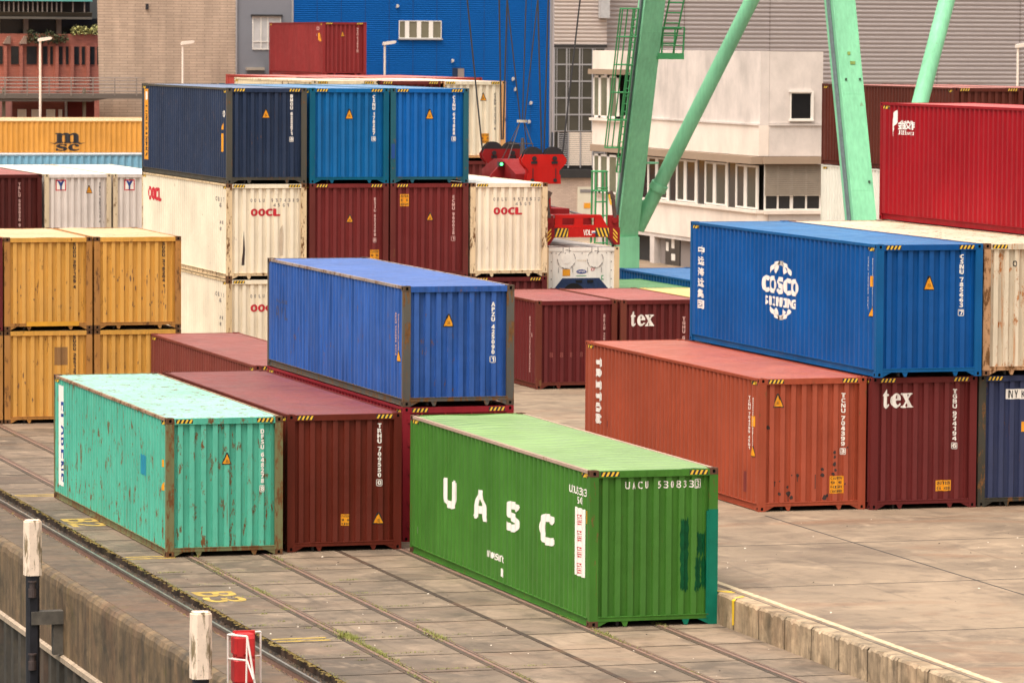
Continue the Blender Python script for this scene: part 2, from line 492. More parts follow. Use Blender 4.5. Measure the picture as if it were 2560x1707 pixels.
    def warn(s, u=.5, v=.29, w=.17, h=.2):
        """orange warning triangle with dark edge"""
        H = s.H; uc, vc = u * W, H * (1 - v); d = Dec()
        d.poly([(uc - w * .62, vc - h / 2 - .02), (uc + w * .62, vc - h / 2 - .02), (uc + .02, vc + h / 2 + .03), (uc - .02, vc + h / 2 + .03)], 1)
        d.poly([(uc - w / 2, vc - h / 2), (uc + w / 2, vc - h / 2), (uc, vc + h / 2)], 0, 1)
        for i, q in enumerate((-.07, -.045, -.02)): d.rect(uc - .035 + i * .006, vc + q - .004, uc + .035 - i * .006, vc + q + .004, 1, 2)
        s.end(d, 'warning_sticker', [M['dec_orange'], M['dec_black']])
    def caution(s, u, v, w, h, rows=()):
        H = s.H; uc, vc = u * W, H * (1 - v); d = Dec(); d.rect(uc - w / 2, vc - h / 2, uc + w / 2, vc + h / 2)
        n = max(len(rows), 1)
        for i, t in enumerate(rows):
            d.row(t, uc - w * .44, uc + w * .44, vc + h / 2 - h * (i + .5) / n, h / n * .55, 1, 'bold', .8, 1)
        s.end(d, 'caution_sticker', [M['dec_orange'], M['dec_black']])
    def side_small(s, u, vt, vb, mat='dec_white', tri=True, orange=False, text='CSNU 785663 45G1'):
        """small columns of weights and codes near the end of the long wall, with a small triangle"""
        d = Dec(); d.stack(text, u - .25, vt, (vt - vb) / len(text) * .8, (vt - vb) / len(text), .06)
        d.stack('MGW30480TARE3900', u, vt - .02, .04, .05, .04)
        d.stack('NET26580', u, vb + .5, .035, .045, .04)
        s.side(d, 'lettering', [M[mat]])
        if tri:
            d = Dec(); d.poly([(u - .13, vb - .04), (u + .1, vb - .04), (u + .02, vb + .22)], 1); d.poly([(u - .1, vb - .02), (u + .08, vb - .02), (u + .01, vb + .18)], 0, 1)
            s.side(d, 'warning_sticker', [M['dec_orange'], M['dec_black']])
        if orange:
            d = Dec(); d.rect(u - .07, vb + .62, u + .07, vb + .85); s.side(d, 'caution_sticker', [M['dec_orange']])
SEED = 0
T2 = .58          # level of the container platform beyond the retaining wall
S1 = T2; S2 = T2 + HC; S3 = T2 + 2 * HC
G1 = 'shipping containers stacked on the terminal'

# ---- nearest rank
c = Box((0, 0, 0), (72, 124, 44), 'green container with four big white letters standing alone nearest the retaining wall', rust=.1, fade=.12, railrust=(190, 160, 140), frust=.4, warp=.05, rib=.017, per=.46, cast=(104, 70, 54), roof=(140, 170, 104), group=G1)
d = Dec()
for ch, a, b in zip('UASC', (2.5, 4.56, 6.82, 9.0), (3.42, 5.62, 7.7, 9.95)):
    d.glyph(ch, (a + b) / 2, 1.525, b - a, .6, 'bold', keep=False, fat=.06)
c.side(d, 'lettering', [M['dec_white']])
d = Dec(); d.row('UACU 530833', 10.9, 11.95, 2.45, .14, fill=.85); d.row('45G1', 11.3, 11.7, 2.28, .13, fill=.85); c.side(d, 'lettering', [M['dec_white']])
d = Dec()
d.row('www.uasc.net', 5.6, 6.75, .62, .13, fill=.9); c.side(d, 'lettering', [M['dec_white']])
for q in ((6.5, .27, 6.72, .43), (.5, .45, .56, .6)): d = Dec(); d.rect(*q); c.side(d, 'sticker', [M['dec_white']])
d = Dec(); d.rect(11.22, .88, 11.8, 2.14)
for i, t in enumerate(('ITEM', 'ITEM', 'ITEM', 'ITEM')): d.column('EXTRA', 11.52, 2.02 - i * .3, 1.82 - i * .3, .24, 1, lay=1)
c.side(d, 'notice_panel', [M['dec_white'], M['dec_red']])
d = Dec(); d.rect(11.86, 1.9, 11.99, 2.14); c.side(d, 'caution_sticker', [M['dec_orange']])
d = Dec(); d.row('UACU 5308333', .67, 2.16, HC - .29, .135, fill=.6)
a = 2.03; t = .012
for r in ((a, HC - .37, a + t, HC - .2), (2.15, HC - .37, 2.15 + t, HC - .2), (a, HC - .37, 2.16, HC - .37 + t), (a, HC - .2 - t, 2.16, HC - .2)): d.rect(*r)
c.end(d, 'lettering', [M['dec_white']])
d = Dec()
def brush(u0, u1, v0, v1):
    pts = []; n = 14
    for i in range(n + 1): pts.append((u0 + (u1 - u0) * i / n, v1 + random.uniform(-.09, .03)))
    for i in range(n + 1): pts.append((u1 + random.uniform(-.012, .012), v1 - (v1 - v0) * (i + .5) / (n + 1)))
    for i in range(n + 1): pts.append((u1 - (u1 - u0) * i / n, v0 + random.uniform(-.03, .09)))
    for i in range(n + 1): pts.append((u0 + random.uniform(-.015, .015), v0 + (v1 - v0) * (i + .5) / (n + 1)))
    d.poly(pts)
for q in ((1.76, 1.93, .62, 2.0), (2.05, 2.17, .6, 1.25), (2.10, 2.24, 1.26, 1.75), (2.18, 2.3, .66, 1.24)):
    d = Dec(); brush(*q); c.end(d, 'touch_up_patch', [M['dec_dkgreen']])
m = MB(); m.box(W - PW - .004, -.006, .002, W + .005, PD + .01, 2.13); m.box(2.27, .0, .115, W - PW, .05, 2.1)
m.prism([(W - .165, .118), (W - .40, .118), (W - .165, .008)], .006, .034, 'y'); m.prism([(W - .685, .118), (W - .535, .118), (W - .575, .008), (W - .635, .008)], .006, .064, 'y')
m.build('painted_post_sleeve', M['dec_teal'], c.root)

c = Box((-5.17, 12.44, 0), (90, 188, 158), 'pale turquoise container flecked with rust beside the quayside rail', rust=.8, streak=.45, fade=.3, frame=(126, 124, 84), frust=1.25, rib_tint=.5, cast=(104, 70, 48), railrust=(176, 140, 112), roof=(158, 214, 190), group=G1)
c.warn(.52, .3); c.number('DFSU 648278 8', .825, .09, .54)
d = Dec(); d.rect(.4, .36, 1.05, 2.69); d.column('FLORENS', .86, 2.35, .42, .27, 1, lay=1); c.side(d, 'name_panel', [M['dec_white'], M['dec_blue']])
d = Dec(); d.rect(9.55, 1.5, 10.1, 1.92); c.side(d, 'touch_up_patch', [M['dec_cyan']])
d = Dec(); d.poly([(11.6, 1.36), (11.85, 1.36), (11.85, 1.58)]); d.rect(11.72, 1.85, 11.8, 2.0); c.side(d, 'warning_sticker', [M['dec_orange']])

c = Box((-2.517, 12.73, 0), (106, 40, 26), 'dark brown red container wedged between the turquoise one and the scarlet door frame', rust=0, fade=.1, frust=.08, streak=.35, roof=(136, 62, 54), group=G1)
c.number('TRHU 709550 0', .807, .075, .53); c.warn(.8, .77, .2, .2); c.caution(.51, .775, .18, .24, ('CAUTION', '9 6', 'HIGH'))

c = Box((.341, 14.0, 0), (150, 34, 44), 'scarlet container with its hinged door end hidden behind the green one', rust=.05, frust=.1, doors=True, roof=(140, 60, 55), group=G1)

c = Box((.341, 14.0, HC), (48, 92, 168), 'medium blue container with rust runs on top of the scarlet one', H=ST, rust=.3, streak=1.3, fade=.5, frame=(98, 92, 84), frust=1.1, cast=(92, 74, 60), railrust=(170, 150, 140), roof=(78, 110, 178), stripes=False, group=G1)
c.warn(.41, .29, .2, .23); c.number('APZU 425090 1', .81, .14, .64)
c.side_small(11.75, 1.99, .98, 'dec_pale', text='APZU 425090 4310')
d = Dec(); d.row('NUMI', .8, 1.9, 1.62, .09, fill=.5); d.row('APL', .7, 2.0, 1.35, .3, fill=.5); c.side(d, 'lettering', [plain('ghost_lettering', (62, 70, 110), .6)])

c = Box((.98, 30.12, 0), (128, 60, 50), 'dull red container lying behind the turquoise roof and before the yellow pair', H=ST, rust=.12, frust=.3, roof=(150, 80, 72), fade=.2, group=G1)

c = Box((7.978, 12.7, T2), (172, 80, 54), 'orange red container with a white upright word and black blotches on its end', rust=.12, fade=.12, streak=.3, frust=.35, roof=(186, 98, 76), group=G1, warp=.008)
c.warn(.18, .17, .2, .25); c.number('TCNU 704399 3', .79, .12, .58)
c.caution(.735, .81, .31, .38, ('CAUTION', '9 6', 'HIGH', 'CONTAINER'))
d = Dec(); FAT = .07; d.column('TRITON', .95, 2.57, .94, .50, fill=.9); FAT = 0; c.side(d, 'lettering', [M['dec_white']])
pp = plain('primer_patch', (120, 44, 38), .6)
for q in ((1.55, .95, 1.72, 1.08), (11.2, .35, 11.32, .8)): d = Dec(); d.rect(*q); c.side(d, 'touch_up_patch', [pp])
c.side_small(11.75, 2.47, 1.2, 'dec_white', orange=True, text='TCNU 704399 45G1')
d = Dec()
for u, v, r in ((.09, .37, .035), (.71, .565, .03), (.71, .60, .026), (.71, .655, .04), (.72, .70, .028), (.70, .73, .03), (.60, .69, .028), (.60, .735, .038), (.37, .735, .035), (.31, .73, .014), (.16, .78, .016), (.20, .775, .012), (.28, .82, .026), (.20, .87, .03), (.285, .87, .045), (.31, .90, .034), (.81, .805, .018), (.62, .905, .05), (.645, .89, .035), (.53, .735, .012), (.83, .53, .018)):
    d.disc(u * W, HC * (1 - v), r, r * 1.25, 0, 0, 11, .3)
for u, v, h in ((.53, .74, .28), (.84, .53, .14), (.37, .74, .12), (.285, .88, .2), (.16, .78, .1)): d.rect(u * W - .008, HC * (1 - v) - h, u * W + .008, HC * (1 - v))
c.end(d, 'rust_blotch', [M['dec_brown']])

c = Box((10.5, 12.5, T2), (108, 40, 38), 'maroon container with a white serif word under the royal blue one', rust=0, fade=.1, streak=.3, frust=.12, roof=(130, 60, 55), group=G1)
c.number('TGBU 974194 6', .795, .10, .55); c.caution(.695, .83, .38, .235, ('CAUTION', '9 6 HIGH'))
def tex(c, u0, u1, v, h):
    global FAT; FAT = .035; d = Dec(); w = u1 - u0
    d.glyph('t', u0 + w * .12, v + h * .04, w * .24, h * 1.12, 'serif', keep=False); d.glyph('e', u0 + w * .45, v - h * .07, w * .35, h * .86, 'serif', keep=False); d.glyph('x', u0 + w * .81, v - h * .07, w * .4, h * .84, 'serif', keep=False); FAT = 0
    c.end(d, 'lettering', [M['dec_white']])
tex(c, .27, .98, HC * (1 - .17), .38)

c = Box((13.03, 12.5, T2), (56, 62, 92), 'grey navy container with a white name plate at the bottom of its stack', rust=.3, frust=.9, frame=(70, 66, 56), fade=.3, roof=(80, 84, 105), group=G1)
d = Dec(); d.rect(.66, 2.36, 1.9, 2.58); d.row('NYK LINE', .69, 1.86, 2.47, .17, 1, fill=.6, lay=1); c.end(d, 'name_panel', [M['dec_white'], M['dec_black']])
d = Dec(); d.rect(1.02, 1.64, 1.24, 1.86); c.end(d, 'caution_sticker', [M['dec_orange']])

c = Box((10.53, 12.35, S2), (0, 84, 154), 'royal blue container with a white globe emblem above the maroon one', rust=0, fade=.12, streak=.25, frust=.06, frame=(4, 92, 150), rough=.5, roof=(52, 116, 172), group=G1, warp=.006, rib_tint=.2)
c.warn(.5, .295, .2, .26); c.number('CSNU 785663 7', .805, .08, .54)
d = Dec()
v = 2.33
for ch in '中远海运集团':
    d.glyph(ch, .74, v - .105, .42, .215, 'reg', keep=False, fat=.06); v -= .262
c.side(d, 'lettering', [M['dec_white']])
d = Dec(); cu, cv, au, av = 6.18, 1.56, 1.0, .68
def arc(a_u, a_v, t0, t1, w, n=14):
    for i in range(n):
        ta, tb = R(t0 + (t1 - t0) * i / n), R(t0 + (t1 - t0) * (i + 1) / n)
        q = [(cu + a_u * math.cos(ta), cv + a_v * math.sin(ta)), (cu + a_u * math.cos(tb), cv + a_v * math.sin(tb))]
        wi = [(cu + (a_u - w * 1.6) * math.cos(tb), cv + (a_v - w) * math.sin(tb)), (cu + (a_u - w * 1.6) * math.cos(ta), cv + (a_v - w) * math.sin(ta))]
        d.poly(q + wi)
arc(.93, .68, 38, 142, .09); arc(.93, .68, 222, 318, .09); arc(.5, .68, 40, 140, .1); arc(.5, .68, 225, 315, .1)
FAT = .07; d.row('COSCO', 5.0, 7.35, 1.67, .40, fill=.97); d.row('SHIPPING', 5.15, 7.2, 1.29, .22, fill=.92); FAT = 0
c.side(d, 'emblem', [M['dec_white']])
c.side_small(11.83, 2.6, 1.34, 'dec_white', orange=True)

c = Box((13.06, 12.4, S2), (228, 210, 182), 'dirty white container with long rust runs beside the royal blue one', rust=.75, runs=1., streak=.5, fade=.2, frame=(196, 150, 110), frust=1.2, cast=(120, 84, 60), roof=(238, 214, 184), rough=.6, group=G1)
d = Dec(); d.row('O', .7, .8, HC - .45, .13, fill=.8); d.row('OCLU', 1.1, 1.9, HC - .45, .13, fill=.5); c.end(d, 'lettering', [M['dec_black']])

c = Box((15.6, 12.7, S3), (158, 14, 26), 'bright red container topping the stack above the rusty white one', rust=0, fade=.06, streak=.15, frust=.05, roof=(206, 84, 80), rough=.44, group=G1, dent=.3)
d = Dec()
d.poly([(.74, 2.06), (.9, 2.25), (.88, 2.3), (.8, 2.26), (1.1, 2.47), (1.04, 2.55), (1.05, 2.62), (1.0, 2.72), (.94, 2.7), (.8, 2.62), (.72, 2.5), (.7, 2.3)])
for i, ch in enumerate('金協交作'): d.glyph(ch, 1.28 + i * .245, 2.36, .26, .23, 'reg', keep=False, fat=.05)
d.row('JIXIE', 1.15, 1.6, 2.17, .1, fill=.8); d.row('GUANGXI', 1.62, 2.1, 2.16, .075, fill=.8)
c.side(d, 'emblem', [M['dec_white']])
c = Box((15.6, 12.7, S2), (232, 214, 190), 'white container beneath the bright red one behind the rusty white one', rust=.3, group=G1, stripes=False)
Box((15.6, 12.5, S1), (70, 76, 96), 'grey container at ground under the bright red stack', rust=.2, group=G1, stripes=False)

# ---- yellow pairs on the quay level
SCF = plain('scuff_brown', (138, 100, 62), .7, .35, 20)
for i, (x, z, txt) in enumerate(((-2.81, ST + .01, 'upper yellow container with a bright touched up sill in the twenty foot block'), (-.27, ST + .01, 'upper yellow container with dark scars at the end of the block'),
                                 (-2.81, 0, 'lower yellow container with a grey patch on its end'), (-.27, 0, 'lower yellow container half hidden by the dull red one'), (-5.34, 0, 'lower yellow container at the picture edge under a maroon one'))):
    c = Box((x, 44.0, z), (226, 166, 76), txt, H=ST, L=L20, rust=.42, streak=.35, fade=.28, frame=(190, 132, 68), frust=.95, cast=(110, 76, 50), roof=(232, 190, 140), stripes=False, group=G1, warp=.05, dent=.5)
    c.number(('SUDU 307159 4', 'SUDU 318204 1', 'SUDU 365127 9', 'SUDU 330481 6', 'SUDU 352280 3')[i], .80, .06, .56, 'dec_brown', False, .07)
    d = Dec()
    for _ in range((14, 34, 12, 14, 8)[i]):
        u = random.uniform(.3, 2.2); v = random.uniform(.4, 1.7); d.disc(u, v, random.uniform(.008, .024), random.uniform(.02, .09), 0, 0, 9, .5)
    c.end(d, 'scuff', [SCF])
    if i == 0:
        d = Dec(); d.rect(.62, .112, 2.1, .24); c.flat(d, 'touch_up_patch', [M['dec_ochre']], -.007)
    if i == 2:
        d = Dec(); d.rect(1.42, 1.62, 1.78, 2.12); c.end(d, 'touch_up_patch', [plain('brown_patch', (150, 108, 62), .6)])
Box((-5.34, 44.0, ST + .01), (112, 40, 40), 'maroon container at the picture edge beside the yellow pair', H=ST, L=L20, rust=.2, roof=(150, 80, 70), stripes=False, group=G1)

# ---- middle stack, three high
GY = 52.4
def oocl(c, code, side=True, k=.5):
    global FAT; FAT = .05; d = Dec(); d.row('OOCL', .74, 1.68, c.H * (1 - .30), .225, fill=.96); FAT = 0
    c.end(d, 'lettering', [M['dec_red']])
    d = Dec(); d.row(code, .7, 2.28, c.H * (1 - .175), .1, fill=.42); d.row('45G1', 1.42, 1.98, c.H * (1 - .225), .1, fill=.42); c.end(d, 'lettering', [M['dec_grey']])
    if side:
        FAT = .06; d = Dec(); d.row('OOCL', .9, 2.9, 2.24, .44, fill=.94); FAT = 0; c.side(d, 'lettering', [M['dec_red']])
        d = Dec(); d.row(code[:8], 10.6, 11.8, 2.4, .13, fill=.5); d.row('45', 11.1, 11.5, 2.22, .13, fill=.5); d.row('TARE', 11.0, 11.6, 1.7, .1, fill=.5); d.row('NET', 11.0, 11.5, 1.5, .1, fill=.5); c.side(d, 'lettering', [M['dec_grey']])
GN = (5.5, 8.08, 10.62, 13.17)
c = Box((GN[0], GY, S3), (42, 56, 82), 'dark navy container with an orange upright strip topping the white ones', rust=.2, streak=.8, fade=.3, frame=(86, 82, 72), frust=.7, roof=(120, 132, 160), group=G1)
c.warn(.49, .27, .2, .24); c.number('BMOU 623271 8', .81, .07, .56)
d = Dec(); d.rect(.35, .42, .92, 2.72); d.disc(.62, 2.5, .2, .14, 1, 1); d.column('CONTAINERS', .64, 2.2, .5, .3, 2, lay=1); c.side(d, 'name_panel', [M['dec_orange'], M['dec_white'], M['dec_brown']])
d = Dec(); d.rect(11.35, .95, 11.62, 1.5); d.poly([(11.4, 1.62), (11.65, 1.62), (11.55, 1.85)]); c.side(d, 'caution_sticker', [M['dec_orange']])
d = Dec(); d.row('GVD', 11.5, 11.8, 2.1, .2, fill=.8); c.side(d, 'lettering', [M['dec_white']])
c = Box((GN[1], GY, S3), (0, 104, 166), 'greenish blue container between the dark navy and the clear blue ones on the top tier', rust=.04, streak=.6, fade=.1, frame=(10, 100, 130), frust=.3, roof=(110, 150, 190), group=G1)
c.warn(.5, .275, .2, .26); c.number('CSNU 178287 6', .81, .075, .555)
c = Box((GN[2], GY, S3), (0, 102, 180), 'clear blue container at the open end of the top tier beside a white one', rust=.03, streak=.4, fade=.1, frame=(40, 96, 110), frust=.45, roof=(110, 150, 190), group=G1)
c.warn(.5, .275, .2, .26); c.number('CSNU 641888 8', .81, .08, .555)
d = Dec(); d.rect(.02, .75, .14, 1.2); c.flat(d, 'touch_up_patch', [plain('touch_up_royal', (0, 70, 140), .5)], -.003)

c = Box((GN[0], GY, S2), (250, 234, 206), 'cream container with a black smear under the dark navy one', rust=.2, streak=.2, fade=.05, frame=(238, 208, 164), frust=.9, cast=(120, 84, 58), roof=(240, 225, 205), group=G1)
oocl(c, 'OOLU 9574389')
d = Dec()
d.poly([(.47, .42), (.55, .44), (.57, .9), (.53, 1.5), (.5, .9)]); c.end(d, 'smear', [M['dec_brown']])
d = Dec(); d.poly([(1.66, .7), (1.75, .72), (1.77, 1.3), (1.74, 1.65), (1.66, 1.5), (1.64, 1.0)]); c.end(d, 'smear', [plain('grey_smear', (205, 185, 160), .6)])
for i, (x, code, lab, u, v1, v2) in enumerate(((GN[1], 'BSIU 952268 8', 'maroon container with a sticker near its foot under the greenish blue one', .83, .15, .62), (GN[2], 'ECMU 960028 1', 'maroon container with an orange notice near its top under the clear blue one', .81, .13, .61))):
    c = Box((x, GY, S2), (120, 44, 42), lab, rust=.03, streak=.4, fade=.14, frame=(112, 50, 44), frust=.35, roof=(150, 80, 75), group=G1)
    c.number(code, u, v1, v2, 'dec_pale'); c.warn(.51, (.37, .355)[i], .17, .2)
    if i == 0: c.caution(.83, .76, .28, .34, ('CAUTION', '9 6', 'HIGH'))
    else: c.caution(.18, .18, .28, .37, ('CAUTION', '9 6', 'HIGH'))
c = Box((GN[3], GY, S2), (252, 236, 208), 'cream container with red letters next to the hanging refrigerated one', rust=.2, streak=.2, fade=.05, frame=(240, 212, 170), frust=.85, cast=(120, 84, 58), roof=(246, 238, 226), group=G1)
oocl(c, 'OOLU 9578532', False)
c = Box((GN[0], GY, S1), (248, 232, 204), 'cream container on the ground at the foot of the navy topped stack', rust=.2, streak=.2, fade=.05, frame=(236, 206, 160), frust=.85, cast=(120, 84, 58), roof=(240, 225, 205), group=G1)
oocl(c, 'OOLU 9558801')
c = Box((GN[3], GY, S1), (106, 40, 38), 'maroon container on the ground under the cream one with the red letters', rust=.05, roof=(150, 80, 75), group=G1)
for x, lab in ((GN[1], 'maroon ground container hidden behind the medium blue one'), (GN[2], 'maroon ground container hidden beyond the medium blue one')):
    Box((x, GY, S1), (112, 44, 40), lab, rust=.05, roof=(150, 80, 75), group=G1)

# ---- twenty foot row in the yard
c = Box((13.1, 45.3, T2), (102, 36, 36), 'brown red twenty foot container standing alone on the grey yard', H=ST, L=L20, rust=.06, streak=.4, fade=.12, frame=(112, 52, 40), frust=.5, roof=(160, 84, 80), stripes=False, group=G1)
c.number('BEAU 262713 5', .845, .16, .72, 'dec_pale', True, .075)
d = Dec(); d.stack('BEAU262713522G1MGW30480', 5.35, 2.1, .055, .072, .06); d.rect(5.5, 1.5, 5.6, 1.62); c.side(d, 'lettering', [M['dec_pale']])
d = Dec()
for q in (.47, .78, 1.08, 1.4): d.glyph('8', q, 1.0, .09, .14)
c.end(d, 'lettering', [plain('faint_mark', (140, 70, 62), .6)])
c = Box((15.67, 45.2, T2), (104, 38, 36), 'brown red twenty foot container with a white serif word in the middle of the yard', H=ST, L=L20, rust=.08, streak=.4, fade=.12, frame=(120, 60, 46), frust=.55, roof=(172, 92, 84), stripes=False, group=G1)
tex(c, .3, 1.02, ST * (1 - .225), .4); c.number('TGHU 636275 9', .79, .2, .78, 'dec_pale', True, .075)
Box((18.22, 45.0, T2), (236, 196, 120), 'pale yellow container whose roof shows behind the brown red pair', H=ST, L=L20, rust=.05, roof=(236, 200, 130), stripes=False, group=G1)
Box((18.3, 52.6, T2), (96, 150, 88), 'grass green container whose roof shows below the deep blue one', H=2.438, L=L20, rust=.02, roof=(98, 146, 92), stripes=False, group=G1)
Box((20.85, 48.9, T2), (0, 84, 140), 'deep blue container low in the yard before the crane foot', H=2.66, rust=.02, roof=(54, 112, 170), stripes=False, group=G1)

# ---- left background row, second tier
Box((2.92, 81.5, T2 + ST), (84, 32, 28), 'dark maroon container in the back row beside the white pair', H=ST, rust=.05, roof=(170, 92, 80), stripes=False, group=G1).number('TRLU 589030 9', .67, .12, .75, 'dec_pale', False)
def ymark(c):
    d = Dec(); u0, v0, q = .42, 2.0, .38
    d.rect(u0, v0 - .02, u0 + q, v0 + q); d.rect(u0 + .04, v0 + .02, u0 + q - .04, v0 + q - .05, 1, 1)
    d.poly([(u0 + .06, v0 + q - .04), (u0 + .13, v0 + q - .04), (u0 + q / 2, v0 + .27), (u0 + q - .13, v0 + q - .04), (u0 + q - .06, v0 + q - .04), (u0 + q / 2 + .035, v0 + .15), (u0 + q / 2 + .03, v0 + .01), (u0 + q / 2 - .03, v0 + .01), (u0 + q / 2 - .035, v0 + .15)], 2, 2)
    c.end(d, 'emblem', [M['dec_red'], M['dec_white'], M['dec_blue']])
for x, lab in ((5.5, 'white container with a red framed emblem beside the maroon one in the back row'), (8.06, 'white container with a red framed emblem half hidden by the navy stack')):
    c = Box((x, 81.5, T2 + ST), (230, 216, 206), lab, H=ST, rust=.1, streak=.4, frame=(228, 205, 170), frust=.85, roof=(252, 246, 238), stripes=False, group=G1)
    ymark(c); c.warn(.67, .22, .2, .24); c.number('YMLU 507713 4', .83, .12, .7, 'dec_grey', False, .06)
# ---- sideways containers behind them (long walls towards the yard)
c = Box((13.6, 94.5, 3.55), (140, 192, 216), 'light blue container lying crosswise behind the white roofs', H=ST, rust=.08, streak=.4, frame=(150, 170, 180), roof=(205, 196, 190), stripes=False, group=G1, rz=R(90))
c = Box((26.25, 151.6, T2 + HC), (232, 164, 74), 'orange yellow container lying crosswise with a big black emblem', H=HC, rust=.14, streak=.5, frame=(226, 165, 90), roof=(250, 205, 160), stripes=False, group=G1, rz=R(90), mirror=True)
d = Dec()
MSC = c
for i, (y, lab) in enumerate(((154.15, 'orange yellow roofed container directly behind the one with the black emblem'), (156.7, 'orange yellow roofed container in the third crosswise rank'), (159.2, 'orange yellow roofed container in the last crosswise rank'))):
    Box((26.25, y, T2 + HC), (232, 164, 74), lab, H=HC, rust=.14, frame=(226, 165, 90), roof=(250, 205, 160), stripes=False, group=G1, rz=R(90))

# ---- tall background rows right of the navy stack
c = Box((14.2, 76.0, S3), (236, 214, 176), 'cream container with a rusty roof edge behind the blue top tier', rust=.5, roof=(246, 214, 186), frust=.9, group=G1)
Box((16.62, 76.0, S3), (116, 48, 42), 'maroon container between two cream ones behind the blue top tier', rust=.2, roof=(236, 190, 175), group=G1)
c = Box((18.98, 76.0, S3), (248, 230, 202), 'clean cream container with an orange notice showing behind the blue tier', rust=.1, frame=(232, 170, 110), frust=.6, roof=(250, 236, 224), group=G1)
c.warn(.66, .2, .2, .24); c.caution(.69, .72, .3, .36, ('CAUTION', '9 6', 'HIGH')); c.number('CXDU 212137 6', .84, .15, .62, 'dec_grey', False)
Box((18.98, 76.0, S2), (112, 46, 42), 'maroon container beneath the clean cream one behind the red lifting gear', rust=.1, roof=(150, 80, 75), group=G1)
for i, (x, lab) in enumerate(((17.15, 'red container whose corner shows behind the rusty cream roof'), (19.7, 'red container roof beneath the lone maroon one on top'), (22.25, 'pink roofed container at the far end behind the cream rank'))):
    Box((x, 90.0, S3), (176, 62, 50), lab, rust=.05, roof=(214, 130, 118), frust=.1, stripes=False, group=G1)
c = Box((34.72, 154.0, 8.8), (142, 46, 46), 'lone maroon container standing highest of all before the blue hall', rust=.03, fade=.12, frust=.15, roof=(190, 110, 105), group=G1)
c.warn(.46, .22, .2, .25); c.number('GESU 617027 5', .80, .1, .56, 'dec_pale')
d = Dec(); d.rect(11.2, 1.9, 11.5, 2.3); d.poly([(11.45, 1.85), (11.8, 1.85), (11.7, 2.25)]); c.side(d, 'caution_sticker', [M['dec_orange']])
d = Dec(); d.row('GE', 10.8, 11.5, 2.55, .2, fill=.6); d.row('4', 10.7, 11.0, 2.2, .15, fill=.6); c.side(d, 'lettering', [M['dec_pale']])
Box((34.72, 154.0, 8.8 - HC), (150, 60, 55), 'maroon container underneath the lone one standing highest', rust=.05, roof=(200, 125, 115), stripes=False, group=G1)

# ---- right background
c = Box((31.72, 58.5, S3), (102, 46, 34), 'dark brown container behind the pale crane leg', rust=.08, streak=.5, fade=.15, frust=.3, roof=(206, 126, 112), group=G1)
c.warn(.42, .25, .22, .28)
c = Box((34.26, 58.5, S3), (102, 46, 34), 'dark brown container beyond the first at the right picture edge', rust=.1, roof=(206, 126, 112), group=G1)
c = Box((31.72, 58.5, S2), (255, 248, 232), 'white container with a thin blue star and initial under the dark brown one', rust=.02, frust=.1, fade=.0, streak=.1, roof=(250, 240, 230), group=G1)
d = Dec(); d.glyph('M', 9.0, 1.25, 2.2, .75, 'reg', keep=False); d.poly([(8.6, 1.8), (9.6, 2.25), (8.9, 1.78)]); d.poly([(8.3, 1.85), (8.7, 2.3), (9.2, 2.36), (8.8, 2.2)]); c.side(d, 'lettering', [plain('lettering_navy', (44, 58, 104), .5)])
Box((31.72, 58.5, S1), (96, 60, 50), 'brown container at ground under the white one with the star', rust=.1, group=G1)

# black emblem of the crosswise orange container: laid on its long wall
d = Dec(); H = HC
# u runs to the viewer's right along the wall
FAT = .05; d.glyph('m', 6.1, 1.97, 1.35, .56, 'serif', keep=False); d.row('sc', 5.45, 6.75, 1.47, .37, style='serif', fill=.95); FAT = 0
d.poly([(5.1, 1.75), (5.4, 1.64), (5.6, 1.66)]); d.poly([(7.1, 1.75), (6.8, 1.64), (6.6, 1.66)])
MSC.side(d, 'emblem', [M['dec_black']])

# ------------------------------------------------------------------ hanging refrigerated container, red spreader, headblock
c = Box((15.72, 53.0, 1.45), (255, 246, 232), 'white refrigerated container held by the red spreader, dark blue machine bay at its foot', H=HC, rust=.06, streak=.2, fade=.05, frame=(240, 205, 160), frust=.4, roof=(206, 190, 180), endskip=True, group=G1, cat='refrigerated container', warp=.02)
P = c.root; X0 = 0
m = MB(); m.box(.165, .03, .12, W - .165, .09, HC - .02); m.box(.3, .012, 1.0, W - .3, .03, HC - .14); m.build('front_panel', c.body, P)
m = MB(); m.box(.165, .0, HC - .13, W - .165, .08, HC - .014); m.build('end_header', c.body, P)
m = MB(); m.box(.165, .004, .06, W - .165, .08, .19); m.build('end_sill', c.frame, P)
navy = plain('machine_navy', (26, 48, 84), .55, .3, 12)
m = MB(); m.prism([(.28, 1.52), (.62, 1.93), (1.82, 1.93), (2.18, 1.52), (2.18, .3), (.28, .3)], -.01, .03, 'y'); m.build('machinery_panel', navy, P)
m = MB(); m.tube((.98, -.035, 1.42), (.98, 0, 1.42), .36, n=20); m.build('fan_guard', M['hole'], P)
m = MB()
for u in (1.05, 1.42): m.box(u, -.03, 1.79, u + .2, 0, 1.87)
m.box(1.62, -.02, 1.35, 1.95, 0, 1.55); m.build('vent_slot', M['hole'], P)
m = MB(); m.tube((.74, -.004, 2.52), (.74, .014, 2.52), .30, n=24); m.tube((.74, -.012, 2.52), (.74, .0, 2.52), .15, n=18); m.build('fan_cover', c.body, P)
m = MB(); m.tube((1.68, -.004, 2.52), (1.68, .014, 2.52), .27, n=24); m.build('fan_cover', c.body, P)
d = Dec()
